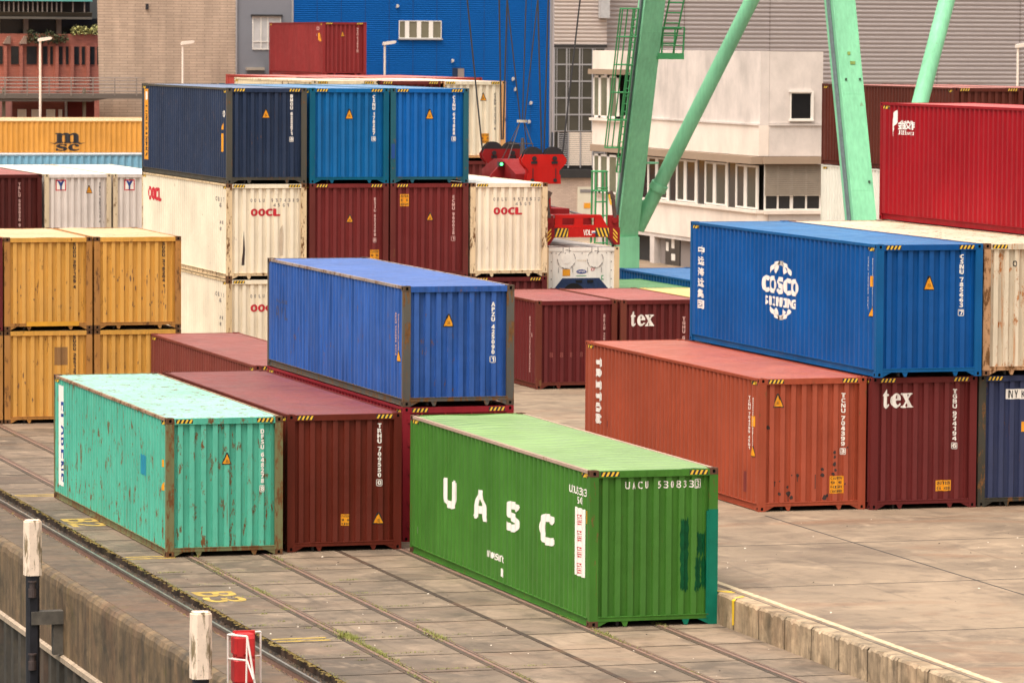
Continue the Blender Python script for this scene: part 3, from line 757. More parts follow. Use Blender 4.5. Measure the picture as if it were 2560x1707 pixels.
for u, ss in ((.74, .3), (1.68, .27)):
    for i in range(18):
        if i % 3 == 2: continue
        t0, t1 = 6.283 * i / 18, 6.283 * (i + .8) / 18
        d.poly([(u + ss * math.cos(t0), 2.52 + ss * math.sin(t0)), (u + ss * math.cos(t1), 2.52 + ss * math.sin(t1)), (u + (ss - .02) * math.cos(t1), 2.52 + (ss - .02) * math.sin(t1)), (u + (ss - .02) * math.cos(t0), 2.52 + (ss - .02) * math.sin(t0))])
    for a, b in ((-.12, .38), (.08, .38), (-.26, -.42), (.2, -.42)):
        d.rect(u + a, 2.52 + min(b, 0) + (.2 if b > 0 else 0), u + a + .016, 2.52 + max(b, -.25))
for i in range(9):
    for u in (.25, W - .27): d.disc(u, .55 + i * .27, .02, .02, 0, 0, 7)
for u in (.4, .7, 1.25, 1.5, 1.75, 2.05): d.disc(u, HC - .19, .018, .018, 0, 0, 7)
c.flat(d, 'rivet', [M['dec_grey']], -.014)
d = Dec(); d.rect(.62, 2.0, .87, 2.2); c.flat(d, 'caution_sticker', [M['dec_orange']], .003)
d = Dec(); d.disc(1.24, 2.13, .17, .065, 0, 0, 20); d.row('Carrier', 1.11, 1.37, 2.13, .05, 1, fill=.8, lay=1); c.flat(d, 'maker_badge', [M['dec_blue'], M['dec_white']], .006)
d = Dec(); d.rect(1.07, 1.99, 1.4, 2.01); d.rect(1.89, 1.87, 1.97, 2.01); d.rect(1.92, 1.9, 1.98, 1.98, 1, 1); c.flat(d, 'sticker', [M['dec_green'], M['dec_white']], .006)
d = Dec(); d.rect(1.55, 2.16, 1.66, 2.23); d.rect(1.575, 2.175, 1.635, 2.215, 1, 1); c.flat(d, 'sticker', [M['dec_red'], M['dec_white']], .006)
d = Dec(); d.row('PRIME', 1.1, 1.4, 2.47, .05, fill=.6); c.flat(d, 'lettering', [plain('faint_ochre', (215, 190, 150), .6)], .006)

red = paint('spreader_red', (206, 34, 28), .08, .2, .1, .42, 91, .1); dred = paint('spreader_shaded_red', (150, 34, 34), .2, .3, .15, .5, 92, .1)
steel = plain('rope_steel', (52, 48, 48), .5, .2, 20); black = plain('sheave_black', (34, 30, 32), .5, .2, 10)
SX, SY, SZ = 15.72, 53.0, 1.45 + HC
sp = empty('container_spreader', (SX, SY, SZ), 'red lifting spreader clamped on top of the white refrigerated container', 'crane spreader')
for y0, nm in ((0, 0), (L40 - .5, 1)):
    m = MB(); m.box(.0, y0, .30, W, y0 + .45, .60); m.build('end_beam', red, sp)
    m = MB()
    poly = [(.32, .60), (2.08, .60), (1.86, 1.0), (.40, 1.0)]
    yy = y0 + .06
    if nm == 0:
        # plate with two openings, built from bars round them
        m.box(.36, yy, .605, 2.06, yy + .12, .68); m.box(.40, yy, .90, 1.88, yy + .12, 1.0)
        for a, b in ((.38, .62), (1.02, 1.30), (1.68, 1.90)): m.box(a, yy + .004, .68, b, yy + .116, .90)
        m.prism([(1.90, .60), (2.12, .60), (1.88, 1.0), (1.86, 1.0)], yy + .002, yy + .118, 'y')
    else: m.prism(poly, yy, yy + .12, 'y')
    m.build('head_plate', red, sp)
    for x in (.0, W - .34):
        m = MB()
        pl = [(0, .60), (.34, .60), (.34, .30), (.16, .06), (0, .06)] if x == 0 else [(0, .60), (.34, .60), (.34, .06), (.18, .06), (0, .30)]
        m.prism([(x + a, b) for a, b in pl], y0 - .03, y0 + .30, 'y'); m.build('corner_leg', dred, sp)
        m = MB(); m.tube((x + .17, y0 + .15, .06), (x + .17, y0 + .15, -.06), .04); m.build('twist_lock', steel, sp)
        m = MB(); xx = x + .12
        m.box(xx - .12, y0 + .02, .6, xx + .2, y0 + .2, .98); m.tube((xx + .05, y0 - .03, .82), (xx + .05, y0 + .24, .82), .09, n=12); m.build('flipper_housing', dred, sp)
        s_ = -1 if x == 0 else 1
        m = MB(); m.beam((xx + .08, y0 + .06, .8), (xx + .02 * s_, y0 + .06, 1.5), .1, .1); m.beam((xx + .02 * s_, y0 + .06, 1.5), (xx - .1 * s_, y0 + .06, 1.72), .14, .1); m.build('flipper_arm', plain('flipper_brown', (86, 66, 56), .6, .3, 9), sp)
        m = MB(); m.beam((xx - .07, y0 + .0, 1.3), (xx - .14, y0 + .0, 1.62), .05, .03); m.build('flipper_stripe', M['dec_yellow'], sp)
# hazard panels and maker lettering on the near end beam
for a, sg in ((.34, 1), (W - .80, -1)):
    d = Dec(); L_ = .46
    pts = [(a, .60), (a + L_, .60), (a + L_, .36), (a + (.16 if sg > 0 else .42), .08), (a + (-.12 if sg > 0 else .60), .08), (a + (0 if sg > 0 else .2), .34)] if 0 else None
    d.rect(a - (.0 if sg > 0 else .0), .31, a + L_, .59, 1)
    for i in range(4):
        x = a + .02 + i * .12
        if sg > 0: d.poly([(x, .315), (x + .055, .315), (min(x + .155, a + L_), .585), (min(x + .1, a + L_), .585)], 0, 1)
        else: d.poly([(x + .1, .315), (min(x + .155, a + L_), .315), (x + .055, .585), (x, .585)], 0, 1)
    d.finish('hazard_stripe', sp, [M['dec_yellow'], M['dec_black']], mapper_flat(-.036 if 0 else -.006), [])
    d = Dec()
    q = (.03, .2) if sg > 0 else (W - .2, W - .03)
    for i in range(3):
        zz = .12 + i * .12
        x0_, x1_ = q
        if sg > 0: d.poly([(x0_ + .05, zz), (x1_ + .03, zz + .17), (x1_ + .03, zz + .22), (x0_ + .05, zz + .06)])
        else: d.poly([(x0_ - .03, zz + .17), (x1_ - .05, zz), (x1_ - .05, zz + .06), (x0_ - .03, zz + .22)])
    d.finish('hazard_stripe', sp, [M['dec_yellow']], mapper_flat(-.036), [])
d = Dec(); d.row('VDL', 1.29, 1.56, .45, .17, fill=.98); d.rect(1.56, .42, 1.72, .50); d.rect(1.58, .425, 1.7, .45, 1, 1); d.finish('lettering', sp, [M['dec_white'], M['dec_blue']], mapper_flat(-.004), [])
m = MB(); m.box(.78, .5, .32, 1.02, L40 - .5, .62); m.box(1.46, .5, .32, 1.70, L40 - .5, .62); m.build('main_beam', dred, sp)
m = MB(); m.box(.55, 1.2, .62, 1.95, 2.0, .95); m.box(.55, 9.8, .62, 1.95, 10.6, .95); m.box(.45, 2.0, .70, .62, 9.9, .84); m.build('cross_frame', dred, sp)
m = MB(); m.tube((.62, 1.0, .9), (.62, 6.2, 1.12), .05); m.tube((1.86, .9, .88), (1.86, 5.2, 1.06), .035); m.build('hydraulic_pipe', M['galv'], sp)
m = MB(); m.box(.9, 2.4, .62, 1.6, 9.4, 1.1); m.box(.7, 5.0, 1.1, 1.8, 7.2, 1.35); m.build('carriage', dred, sp)
m = MB(); m.prism([(.66, .62), (.96, .62), (.9, 1.5), (.72, 1.5)], 2.2, 2.45, 'y'); m.build('guide_post', dred, sp)

hb = empty('crane_headblock', (16.8, 58.6, 6.0), 'red headblock with four black rope sheaves above the spreader', 'crane headblock')
def rel(x, y, z): return (x - 16.8, y - 58.6, z - 6.0)
def sheave_block(yc, x0, zt, zb, mat, wheel_x):
    m = MB()
    w = 1.48; xa = x0
    pl = [(xa + .08, zt), (xa + 1.36, zt), (xa + 1.5, zt - .16), (xa + 1.46, zt - .3), (xa + 1.24, zt - .52), (xa + 1.24, zt - .62), (xa + 1.28, zt - .66), (xa + 1.3, zb), (xa + .16, zb), (xa + .18, zt - .66), (xa + .22, zt - .62), (xa + .22, zt - .52), (xa + .02, zt - .3), (xa - .02, zt - .16)]
    for off in (-.17, .13):
        m.prism([(u - 16.8, v - 6.0) for u, v in pl], yc + off - 58.6, yc + off + .04 - 58.6, 'y')
    m.box(xa + .2 - 16.8, yc - .13 - 58.6, zb - 6.0 + .01, xa + 1.24 - 16.8, yc + .13 - 58.6, zb + .5 - 6.0)
    b = m.build('sheave_block', mat, hb)
    for x in wheel_x:
        m = MB(); m.tube(rel(x, yc - .09, zt - .1), rel(x, yc + .09, zt - .1), .31, n=28); m.tube(rel(x, yc - .11, zt - .1), rel(x, yc - .09, zt - .1), .34, n=28); m.tube(rel(x, yc + .09, zt - .1), rel(x, yc + .11, zt - .1), .34, n=28)
        m.build('sheave', black, hb)
        m = MB(); m.tube(rel(x, yc - .22, zt - .13), rel(x, yc - .17, zt - .13), .075, n=12); m.box(x - .1 - 16.8, yc - .19 - 58.6, zt - .3 - 6.0, x + .1 - 16.8, yc - .172 - 58.6, zt - .22 - 6.0); m.build('axle_cap', black, hb)
    m = MB()
    for x in (xa + .34, xa + 1.1): m.tube(rel(x, yc - .2, zb + .12), rel(x, yc - .17, zb + .12), .06, n=10); m.beam(rel(x + .02, yc - .18, zb + .2), rel(x + .02, yc - .18, zb + .5), .02, .02)
    m.build('pin', black, hb)
sheave_block(56.6, 16.06, 7.13, 6.19, red, (16.46, 17.14))
sheave_block(60.7, 15.97, 7.2, 6.5, dred, (16.36, 17.0))
m = MB(); m.prism([(y - 58.6, z - 6.0) for y, z in ((56.78, 6.2), (60.55, 6.2), (60.55, 6.55), (59.2, 6.92), (58.2, 6.92), (56.78, 6.5))], 15.95 - 16.8, 17.3 - 16.8, 'x'); m.build('cross_beam', dred, hb)
m = MB(); m.prism([(15.5 - 16.8, .2), (15.52 - 16.8, .42), (15.96 - 16.8, .88), (16.4 - 16.8, .88), (16.86 - 16.8, .5), (16.86 - 16.8, .2)], -.5, -.38, 'y'); m.build('side_plate', dred, hb)
m = MB(); m.box(15.74 - 16.8, -.7, .7, 15.92 - 16.8, -.5, .85); m.build('lamp_housing', black, hb)
gm, nt, b_ = newmat('green_signal'); b_.inputs['Base Color'].default_value = (.1, .8, .2, 1); b_.inputs['Emission Color'].default_value = (.1, 1, .25, 1); b_.inputs['Emission Strength'].default_value = 2.2
m = MB(); m.tube((15.82 - 16.8, -.72, .78), (15.82 - 16.8, -.7, .78), .05, n=12); m.build('signal_lamp', gm, hb)
m = MB()
top = (16.72 - 16.8, 0, 2.14)
for x, y in ((16.15, -.35), (17.15, -.35), (16.2, .5), (17.1, .5)): m.tube((x - 16.8, y, .9), (top[0] + (.06 if x > 16.7 else -.06), top[1], top[2]), .016, n=6)
m.path([(16.33 - 16.8, -.25, 1.42), (17.02 - 16.8, -.25, 1.42), (17.0 - 16.8, .33, 1.42), (16.36 - 16.8, .33, 1.42), (16.33 - 16.8, -.25, 1.42)], .012); m.tube((-.06, 0, .9), (-.06, 0, 1.6), .1, .05, 10)
m.build('cable_guide_mast', plain('mast_grey', (84, 76, 72), .6), hb)
m = MB(); m.tube((-.08, 0, 2.1), (-.08, 0, 2.18), .17, n=18); m.build('guide_ring', plain('guide_ring_pale', (196, 182, 158), .6), hb)
m = MB(); m.beam(rel(16.5, 57.5, 6.2), rel(16.5, 57.5, 5.5), .3, .5); m.beam(rel(17.0, 59.6, 6.2), rel(17.0, 59.6, 5.5), .3, .5); m.build('link', dred, hb)
# ropes
ZT = 33.0
for (x1, z1), (x0, z0), y in (((15.47, 12.05), (16.01, 7.2), 60.7), ((16.56, 12.06), (16.66, 7.5), 60.7), ((16.83, 12.06), (16.72, 7.5), 60.7), ((16.83, 12.05), (16.73, 8.12), 58.6), ((17.22, 12.05), (16.80, 8.12), 58.6),
                              ((16.6, 12.03), (16.76, 7.2), 56.6), ((16.95, 12.04), (16.84, 7.2), 56.6), ((18.01, 12.04), (17.46, 7.15), 56.6), ((16.2, 12.0), (16.66, 8.15), 58.6)):
    k = (ZT - z0) / (z1 - z0)
    m = MB(); m.tube((x0, y, z0), (x0 + (x1 - x0) * k, y, ZT), .026 if y != 58.6 else .02, n=6)
    lab = ['black hoisting rope running up to the crane from the sheave block', 'thin black cable rising from the guide ring on the mast'][y == 58.6]
    tag(m.build('hoist_rope', steel, None), lab, 'rope', ('hoisting ropes of the crane', 'cables rising from the guide ring')[y == 58.6])

# ------------------------------------------------------------------ green crane
mint = paint('crane_green', (138, 208, 162), .10, .4, .25, .42, 77, .08, k=.9, dust=.7)
LX = 25.76
cr = empty('portal_crane', (LX, 63.5, T2), 'pale green portal crane with two leaning box legs and slanting tubes', 'portal crane')
def crel(x, y, z): return (x - LX, y - 63.5, z - T2)
def legpt(i, z): return (LX, 75 - .333 * (z - 4), z) if i == 0 else (LX, 51.55 + .295 * (z - 4.4), z)
for i in (0, 1):
    p0, p1 = legpt(i, 3.6), legpt(i, 33)
    m = MB(); m.beam(crel(*p0), crel(*p1), .70, .82, (0, 1, 0)); m.build('crane_leg', mint, cr)
    q = legpt(i, 3.6)
    m = MB(); m.box(q[0] - .4 - LX, q[1] - .55 - 63.5, T2 + .75 - T2, q[0] + .4 - LX, q[1] + .5 - 63.5, 3.62 - T2); m.build('leg_foot', mint, cr)
    m = MB(); m.box(q[0] - .3 - LX, q[1] - 2.2 - 63.5, .15, q[0] + .3 - LX, q[1] + 2.2 - 63.5, .75)
    for dy in (-1.7, -.7, .7, 1.7): m.tube((-.12, q[1] + dy - 63.5, .26), (.12, q[1] + dy - 63.5, .26), .26, n=16)
    m.build('travel_bogie', mint, cr)
    # cable tray on the left flank
    m = MB(); a = Vector(crel(*p0)); b = Vector(crel(*p1)); m.beam(a + Vector((-.40, -.05, 0)), b + Vector((-.40, -.05, 0)), .07, .16); m.build('cable_tray', plain('tray_grey', (112, 122, 124), .5, .2, 8), cr)
    m = MB(); m.beam(a + Vector((-.365, -.42, 0)), b + Vector((-.365, -.42, 0)), .05, .05); m.beam(a + Vector((.36, -.42, 0)), b + Vector((.36, -.42, 0)), .03, .04); m.build('corner_flange', mint, cr)
for i, zs in ((0, (5.2, 8.2, 11.2, 14.2)), (1, (6.0, 9.0, 12.0, 15.0))):
    for z in zs:
        a, b = Vector(crel(*legpt(i, z))), Vector(crel(*legpt(i, z + .025)))
        m = MB(); m.beam(a, b, .708, .828, (0, 1, 0)); m.build('weld_seam', mint, cr)
fm = plain('faded_mark', (150, 176, 92), .6, .2, 8); bk = plain('bolt_dark', (70, 90, 70), .6)
for dx, z, w_, h_ in ((-.02, 10.35, .09, .1), (.08, 10.05, .16, .1)):
    p = legpt(1, z); m = MB(); m.box(p[0] + dx - w_ / 2 - LX, p[1] - .445 - 63.5, z - T2, p[0] + dx + w_ / 2 - LX, p[1] - .40 - 63.5, z + h_ - T2); m.build('faded_mark', fm, cr)
for dx, z in ((-.2, 9.55), (.27, 9.55), (.25, 6.35)):
    p = legpt(1, z); m = MB(); m.box(p[0] + dx - .03 - LX, p[1] - .46 - 63.5, z - T2, p[0] + dx + .03 - LX, p[1] - .38 - 63.5, z + .07 - T2); m.build('lug', bk, cr)
# tubes
for p, q in (((26.26, 75.1, 3.9), (26.26 + .393 * 23, 75.1 - .353 * 23, 26.9)), ((26.2, 51.3, 3.9), (26.2 + .393 * 23, 51.3 + .30 * 23, 26.9))):
    m = MB(); m.tube(crel(*p), crel(*q), .265, n=24); m.build('brace_tube', mint, cr, smooth=False)
    t = Vector(q) - Vector(p); s0 = Vector(p) + t * .062; s1 = Vector(p) + t * .072
    m = MB(); m.tube(crel(*s0), crel(*s1), .33, n=24); m.build('tube_collar', mint, cr)
m = MB(); m.beam(crel(LX, 52, 33.4), crel(LX, 74, 33.4), .9, 1.0, (0, 0, 1)); m.build('end_carriage', mint, cr)
m = MB(); m.beam(crel(-10, 58.6, 34.6), crel(60, 58.6, 34.6), 1.2, 1.4, (0, 0, 1)); m.build('main_girder', mint, cr)
m = MB(); m.box(14.2 - LX, 56.2 - 63.5, 32.9 - T2, 22.4 - LX, 61.0 - 63.5, 33.8 - T2); m.build('trolley', dred, cr)
ladg = paint('ladder_green', (82, 164, 104), .02, .1, .1, .5, 78, .05)
# caged ladder on the left flank of the far leg
m = MB()
for dy in (-.2, .2):
    a, b = legpt(0, 6.0), legpt(0, 11.9); m.tube(crel(a[0] - .62, a[1] - .3 + dy, a[2]), crel(b[0] - .62, b[1] - .3 + dy, b[2]), .032, n=6)
n_ = 21
for k in range(n_):
    p = legpt(0, 6.0 + 5.8 * k / n_); m.tube(crel(p[0] - .62, p[1] - .5, p[2]), crel(p[0] - .62, p[1] - .1, p[2]), .022, n=5)
m.build('ladder', ladg, cr)
m = MB()
for z in (6.9, 7.9, 8.9, 9.9, 10.9, 11.9):
    p = legpt(0, z); pr = None
    for k in range(9):
        t = math.pi * (.5 + k / 8); q = (p[0] - .62 + .62 * math.cos(t) * 1.0, p[1] - .3 + .34 * math.sin(t), z)
        if pr: m.tube(crel(*pr), crel(*q), .027, n=5)
        pr = q
for k in (1, 3, 4, 5, 7):
    t = math.pi * (.5 + k / 8); a, b = legpt(0, 6.9), legpt(0, 11.9)
    m.tube(crel(a[0] - .62 + .62 * math.cos(t), a[1] - .3 + .34 * math.sin(t), a[2]), crel(b[0] - .62 + .62 * math.cos(t), b[1] - .3 + .34 * math.sin(t), b[2]), .026, n=5)
m.build('ladder_cage', ladg, cr)
# lower caged ladder by the foot
m = MB()
bx, by = 24.75, 75.0
for dx, dy in ((-.25, -.2), (.25, -.2), (-.25, .25), (.25, .25)): m.tube(crel(bx + dx, by + dy, 2.4), crel(bx + dx * .8, by + dy, 6.0), .035, n=6)
for z in (2.9, 3.4, 3.9, 4.4, 4.9, 5.4): m.tube(crel(bx - .25, by - .2, z), crel(bx + .25, by - .2, z), .028, n=5)
for z in (6.0, 5.3):
    pr = None
    for k in range(11):
        t = 2 * math.pi * k / 10; q = (bx + .3 * math.cos(t), by + .35 * math.sin(t), z)
        if pr: m.tube(crel(*pr), crel(*q), .028, n=5)
        pr = q
m.beam(crel(bx - .3, by, 3.7), crel(LX, by, 3.7), .1, .5, (0, 1, 0)); m.build('access_ladder', ladg, cr)
# platform with rails and ladder on the right flank
zp = 10.1; p = legpt(0, zp)
m = MB(); m.box(p[0] + .3 - LX, p[1] - .55 - 63.5, zp - T2, p[0] + 1.3 - LX, p[1] + .5 - 63.5, zp + .1 - T2); m.box(p[0] + .3 - LX, p[1] - .57 - 63.5, zp - T2, p[0] + 1.3 - LX, p[1] - .55 - 63.5, zp + .22 - T2); m.build('platform', ladg, cr)
m = MB()
cs = [(p[0] + .45, p[1] - .53), (p[0] + 1.26, p[1] - .53), (p[0] + 1.26, p[1] + .48)]
for x, y in cs: m.tube(crel(x, y, zp), crel(x + .06, y, zp + 1.15), .034, n=6)
for h in (.5, .85, 1.15): m.path([crel(x + .05 * h, y, zp + h) for x, y in cs], .02)
m.tube(crel(p[0] + .4, p[1] - .53, zp + 1.12), crel(p[0] + 1.2, p[1] - .53, zp + 1.12), .05, n=8); m.build('guard_rail', ladg, cr)
m = MB()
for dx in (.45, 1.0): m.tube(crel(p[0] + dx, p[1] - .1, zp), crel(p[0] + dx + .3, p[1] - 1.2, zp + 3.3), .032, n=6)
for k in range(9): m.tube(crel(p[0] + .45 + .3 * k / 9, p[1] - .1 - 1.1 * k / 9, zp + 3.3 * k / 9 + .2), crel(p[0] + 1.0 + .3 * k / 9, p[1] - .1 - 1.1 * k / 9, zp + 3.3 * k / 9 + .2), .028, n=5)
m.build('ladder', ladg, cr)
m = MB(); q = legpt(0, 6.35); m.tube(crel(q[0] + .62, q[1], 6.3), crel(q[0] + .62, q[1], 6.36), .36, n=20); m.build('lamp_dish', mint, cr)
m = MB(); m.beam(crel(26.0, 75, 4.8), crel(26.75, 74.85, 4.95), .14, .2); m.build('tube_bracket', mint, cr)

# ------------------------------------------------------------------ ground, quay
def concrete(name, rgb, stain, rust=.3, scale=1., k=.42, slabs=None, moss=0., tone=False):
    c = [v * k for v in lin(rgb)]
    m, nt, b = newmat(name); N = NT(nt); o = N.coords()
    col = N.mix(N.rng(N.noise(o, .22 * scale, 6, .6), .36, .66), [v * .74 for v in c], [v * 1.14 for v in c])
    if slabs:
        br = N.n('ShaderNodeTexBrick'); br.offset = 0; br.squash = 1
        br.inputs['Scale'].default_value = 1; br.inputs['Brick Width'].default_value = slabs[0]; br.inputs['Row Height'].default_value = slabs[1]
        br.inputs['Mortar Size'].default_value = .012; br.inputs['Mortar Smooth'].default_value = .3; br.inputs['Bias'].default_value = 0
        br.inputs['Color1'].default_value = (.80, .80, .80, 1); br.inputs['Color2'].default_value = (1.1, 1.1, 1.1, 1); br.inputs['Mortar'].default_value = (.33, .31, .28, 1)
        mp = N.coords(loc=slabs[2]); N.l(mp, br.inputs['Vector']); col = N.mix(1, col, br.outputs['Color'], 'MULTIPLY')
    if tone:
        sxx = N.n('ShaderNodeSeparateXYZ'); N.l(N.coords(), sxx.inputs[0]); wob = N.math('ADD', sxx.outputs[0], N.math('MULTIPLY', N.noise(N.coords(loc=(3, 0, 0)), .5, 4), 2.2))
        col = N.mix(N.rng(wob, -4.6, -2.2, .55, 0), col, [v * k for v in lin(stain)])
        at = N.n('ShaderNodeAttribute'); at.attribute_name = 'tone'; col = N.mix(1, col, N.grey(at.outputs['Fac']), 'MULTIPLY')
    # tyre smears, damp patches, old spills
    s1 = N.rng(N.noise(N.coords(loc=(2, 5, 0)), .62 * scale, 7, .62, .8), .47, .66, 0, .72)
    col = N.mix(s1, col, [v * k for v in lin(stain)])
    s4 = N.rng(N.noise(N.coords(loc=(8, 1, 0)), 1.9 * scale, 6, .65, .4), .52, .68, 0, .5)
    col = N.mix(s4, col, [v * k * .9 for v in lin(stain)])
    s2 = N.rng(N.noise(N.coords(loc=(4, 9, 0)), 1.1 * scale, 6, .66, .6), .53, .68, 0, .6)
    col = N.mix(s2, col, [min(1, v * 1.5) for v in c])
    s5 = N.rng(N.noise(N.coords(scale=(5, .22, 1), loc=(0, 4, 0), rot=(0, 0, R(5))), .7, 5, .6), .58, .70, 0, .4)
    col = N.mix(s5, col, [v * k * .8 for v in lin(stain)])
    if rust: 
        s3 = N.rng(N.noise(N.coords(scale=(.5, 1.1, 1), loc=(7, 2, 0)), .42, 6, .6, .9), .52, .70, 0, rust)
        col = N.mix(s3, col, [v * k for v in lin((190, 132, 92))])
    sp = N.rng(N.noise(o, 22, 5, .8), .60, .72, 0, .5); col = N.mix(sp, col, [v * .45 for v in c])
    sq = N.rng(N.noise(N.coords(loc=(3, 3, 3)), 30, 3, .7), .64, .72, 0, .55); col = N.mix(sq, col, [min(1, v * 1.5) for v in c])
    if moss:
        mo = N.rng(N.noise(N.coords(loc=(1, 8, 0)), 1.3, 8, .7), .56, .68, 0, moss); col = N.mix(mo, col, [v * .5 for v in lin((128, 112, 48))])
    N.l(col, b.inputs['Base Color'])
    N.l(N.rng(N.noise(o, 1.1 * scale, 5), .3, .7, .55, .85), b.inputs['Roughness'])
    N.l(N.bump(N.noise(o, 18, 6, .7), .25, .02), b.inputs['Normal'])
    return m
slab = concrete('quay_slabs', (194, 166, 138), (112, 95, 78), .2, k=.42, moss=.10, tone=True)
yard = concrete('yard_concrete', (208, 178, 146), (146, 122, 100), .55, k=.42)
strip = concrete('quay_strip', (164, 134, 106), (104, 86, 66), .45, k=.33, moss=.25, scale=2.2)
chan = concrete('rail_channel', (104, 90, 74), (62, 54, 46), .25, k=.34, moss=.35, scale=3)
joint_dirt = concrete('joint_dirt', (104, 78, 58), (76, 58, 44), .5, k=.36, moss=.25, scale=5)
def sheet(name, x0, x1, y0, y1, z, mat, thick=.3):
    m = MB(); m.box(x0, y0, z - thick, x1, y1, z); return tag(m.build(name, mat), None, None, None, 'structure')
WX = 2.48
sheet('quay_paving_bed', -6.02, WX + .3, -80, 70, -.022, joint_dirt, .6)
m = MB(); tones = []
yy = -80.0 + .13
while yy < 70:
    for a, b in ((-6.02, -4.79), (-4.51, -3.19), (-2.91, -1.47), (-1.35, -.19), (.09, 1.23), (1.51, WX - .0)):
        e = .02 + random.uniform(0, .014); m.poly([(a, yy + e, 0), (b, yy + e, 0), (b, yy + 2.035 - e, 0), (a, yy + 2.035 - e, 0)]); tones.append(random.choice((.78, .88, .95, 1.0, 1.06, 1.14, 1.22)) * random.uniform(.95, 1.05))
    yy += 2.035
o = m.build('quay_paving', slab); at = o.data.attributes.new('tone', 'FLOAT', 'FACE'); at.data.foreach_set('value', tones); tag(o, None, None, None, 'structure')
sheet('ground', WX + .15, 900, -90, 1500, T2, yard, 1.2)
sheet('ground', -900, WX + .15, 69.9, 1500, T2 - .004, yard, 1.2)
sheet('quay_edge', -7.72, -6.74, -80, 70, -.02, strip, .5)
sheet('rail_bed', -6.8, -5.98, -80, 70, -.17, chan, .4)
wm, nt, b_ = newmat('harbour_water'); b_.inputs['Base Color'].default_value = (.03, .045, .04, 1); b_.inputs['Roughness'].default_value = .12
N = NT(nt); N.l(N.bump(N.noise(N.coords(scale=(1, 1, 1)), 1.2, 4), .3, .05), b_.inputs['Normal'])
sheet('water', -900, -7.9, -400, 69.9, -6.0, wm, .1)

m = MB(); m.box(7.86, -60, T2 - .01, 7.90, 12, T2 + .003)
for y in (.5, -5.85, 6.85): m.box(2.85, y, T2 - .01, 60, y + .03, T2 + .0035)
tag(m.build('yard_joint', M['under']), None, None, None, 'structure')
# embedded rails: a groove with two low steel heads
rust_steel = plain('rail_rust', (138, 106, 90), .6, .3, 14); groove = concrete('groove_dirt', (124, 102, 80), (84, 70, 54), .3, k=.36, moss=.55, scale=5)
shiny = plain('rail_polished', (176, 166, 154), .33, .25, 3, metal=.7)
for x, dbl in ((-4.65, 1), (-3.05, 1), (-.05, 1), (1.37, 1)):
    m = MB(); m.box(x - .13, -80, -.05, x + .13, 70, .004); g = m.build('groove_filling', groove)
    t = empty('embedded_rail', (0, 0, 0), {-4.65: 'rusty embedded rail with grass tufts nearest the yellow bay marks', -3.05: 'rusty embedded rail pair partner running under the turquoise container', -.05: 'rusty embedded rail passing along the long wall of the green container', 1.37: 'rusty embedded rail emerging below the green container next to the retaining wall'}[x], 'rail', 'embedded rails in the quay paving')
    g.parent = t
    m = MB(); m.box(x - .045, -80, -.03, x + .02, 70, .014); m.build('rail_head', rust_steel, t)
    m = MB(); m.box(x + .075, -80, -.03, x + .1, 70, .010); m.build('check_rail', rust_steel, t)
m = MB(); m.box(-1.46, -80, -.04, -1.36, 70, .004); tag(m.build('paving_joint', joint_dirt), None, None, None, 'structure')
t = empty('crane_rail', (0, 0, 0), 'polished crane rail on its dark bed along the quay edge', 'rail')
m = MB(); m.box(-6.52, -80, -.03, -6.475, 70, .02); m.build('rail_head', shiny, t)
m = MB(); m.box(-6.505, -80, -.15, -6.49, 70, -.03); m.box(-6.57, -80, -.168, -6.42, 70, -.14); m.build('rail_foot', rust_steel, t)
# quay wall
qw = concrete('quay_wall_stone', (172, 138, 98), (96, 80, 52), .35, k=.42, scale=2.4, moss=.6)
nt = qw.node_tree; N = NT(nt); b_ = [n for n in nt.nodes if n.type == 'BSDF_PRINCIPLED'][0]
src = b_.inputs['Base Color'].links[0].from_socket
stv = N.rng(N.noise(N.coords(scale=(1, 1.5, .16)), 1.5, 8, .72), .36, .68, 1.2, .36); N.l(N.mix(1, src, N.grey(stv), 'MULTIPLY'), b_.inputs['Base Color'])
t = empty('quay_wall', (0, 0, 0), 'stained concrete quay wall dropping to the water with a pale ledge', 'wall')
m = MB(); prev = None; y = -14.0
while y < 70:
    c1 = .05 * mnoise.noise(Vector((1, y * 1.1, 5))) + .012 * mnoise.noise(Vector((2, y * 5, 1)))
    c2 = .02 * mnoise.noise(Vector((7, y * 3, 5)))
    cur = [(-7.905, y, -1.62), (-7.905 + c2 * .4, y, -.8), (-7.905 + c2, y, -.24 + c1), (-7.885 + c2, y, -.13 + c1), (-7.83, y, -.055 + c1 * .5), (-7.70, y, -.0205), (-7.66, y, -.05)]
    if prev:
        for k in range(6): m.poly([prev[k], cur[k], cur[k + 1], prev[k + 1]])
    prev = cur; y += .09 if y < 26 else .6
m.build('wall_face', qw, t, fix=False)
m = MB(); m.prism([(-7.97, -1.66), (-7.97, -1.56), (-7.90, -1.52), (-7.8, -1.52), (-7.8, -1.66)], -80, 70, 'y'); m.build('ledge', plain('ledge_pale', (206, 180, 152), .6, .25, 6, k=.6), t)
m = MB(); y = -80
pts = []
while y < 70: pts += [(y, 0), (y + .3, 0), (y + .42, .16), (y + .72, .16), (y + .84, 0)]; y += .84
for (a, da), (b, db) in zip(pts, pts[1:]):
    if b > a: m.poly([(-7.92 + da, b, -7), (-7.92 + da if 0 else -7.92 + da, a, -7), (-7.92 + da, a, -1.62), (-7.92 + db, b, -1.62)] if 0 else [(-7.92 + db, b, -7), (-7.92 + da, a, -7), (-7.92 + da, a, -1.62), (-7.92 + db, b, -1.62)])
m.build('sheet_piling', concrete('piling', (104, 92, 76), (70, 62, 52), .35, k=.42, moss=.2, scale=2), t, fix=False)
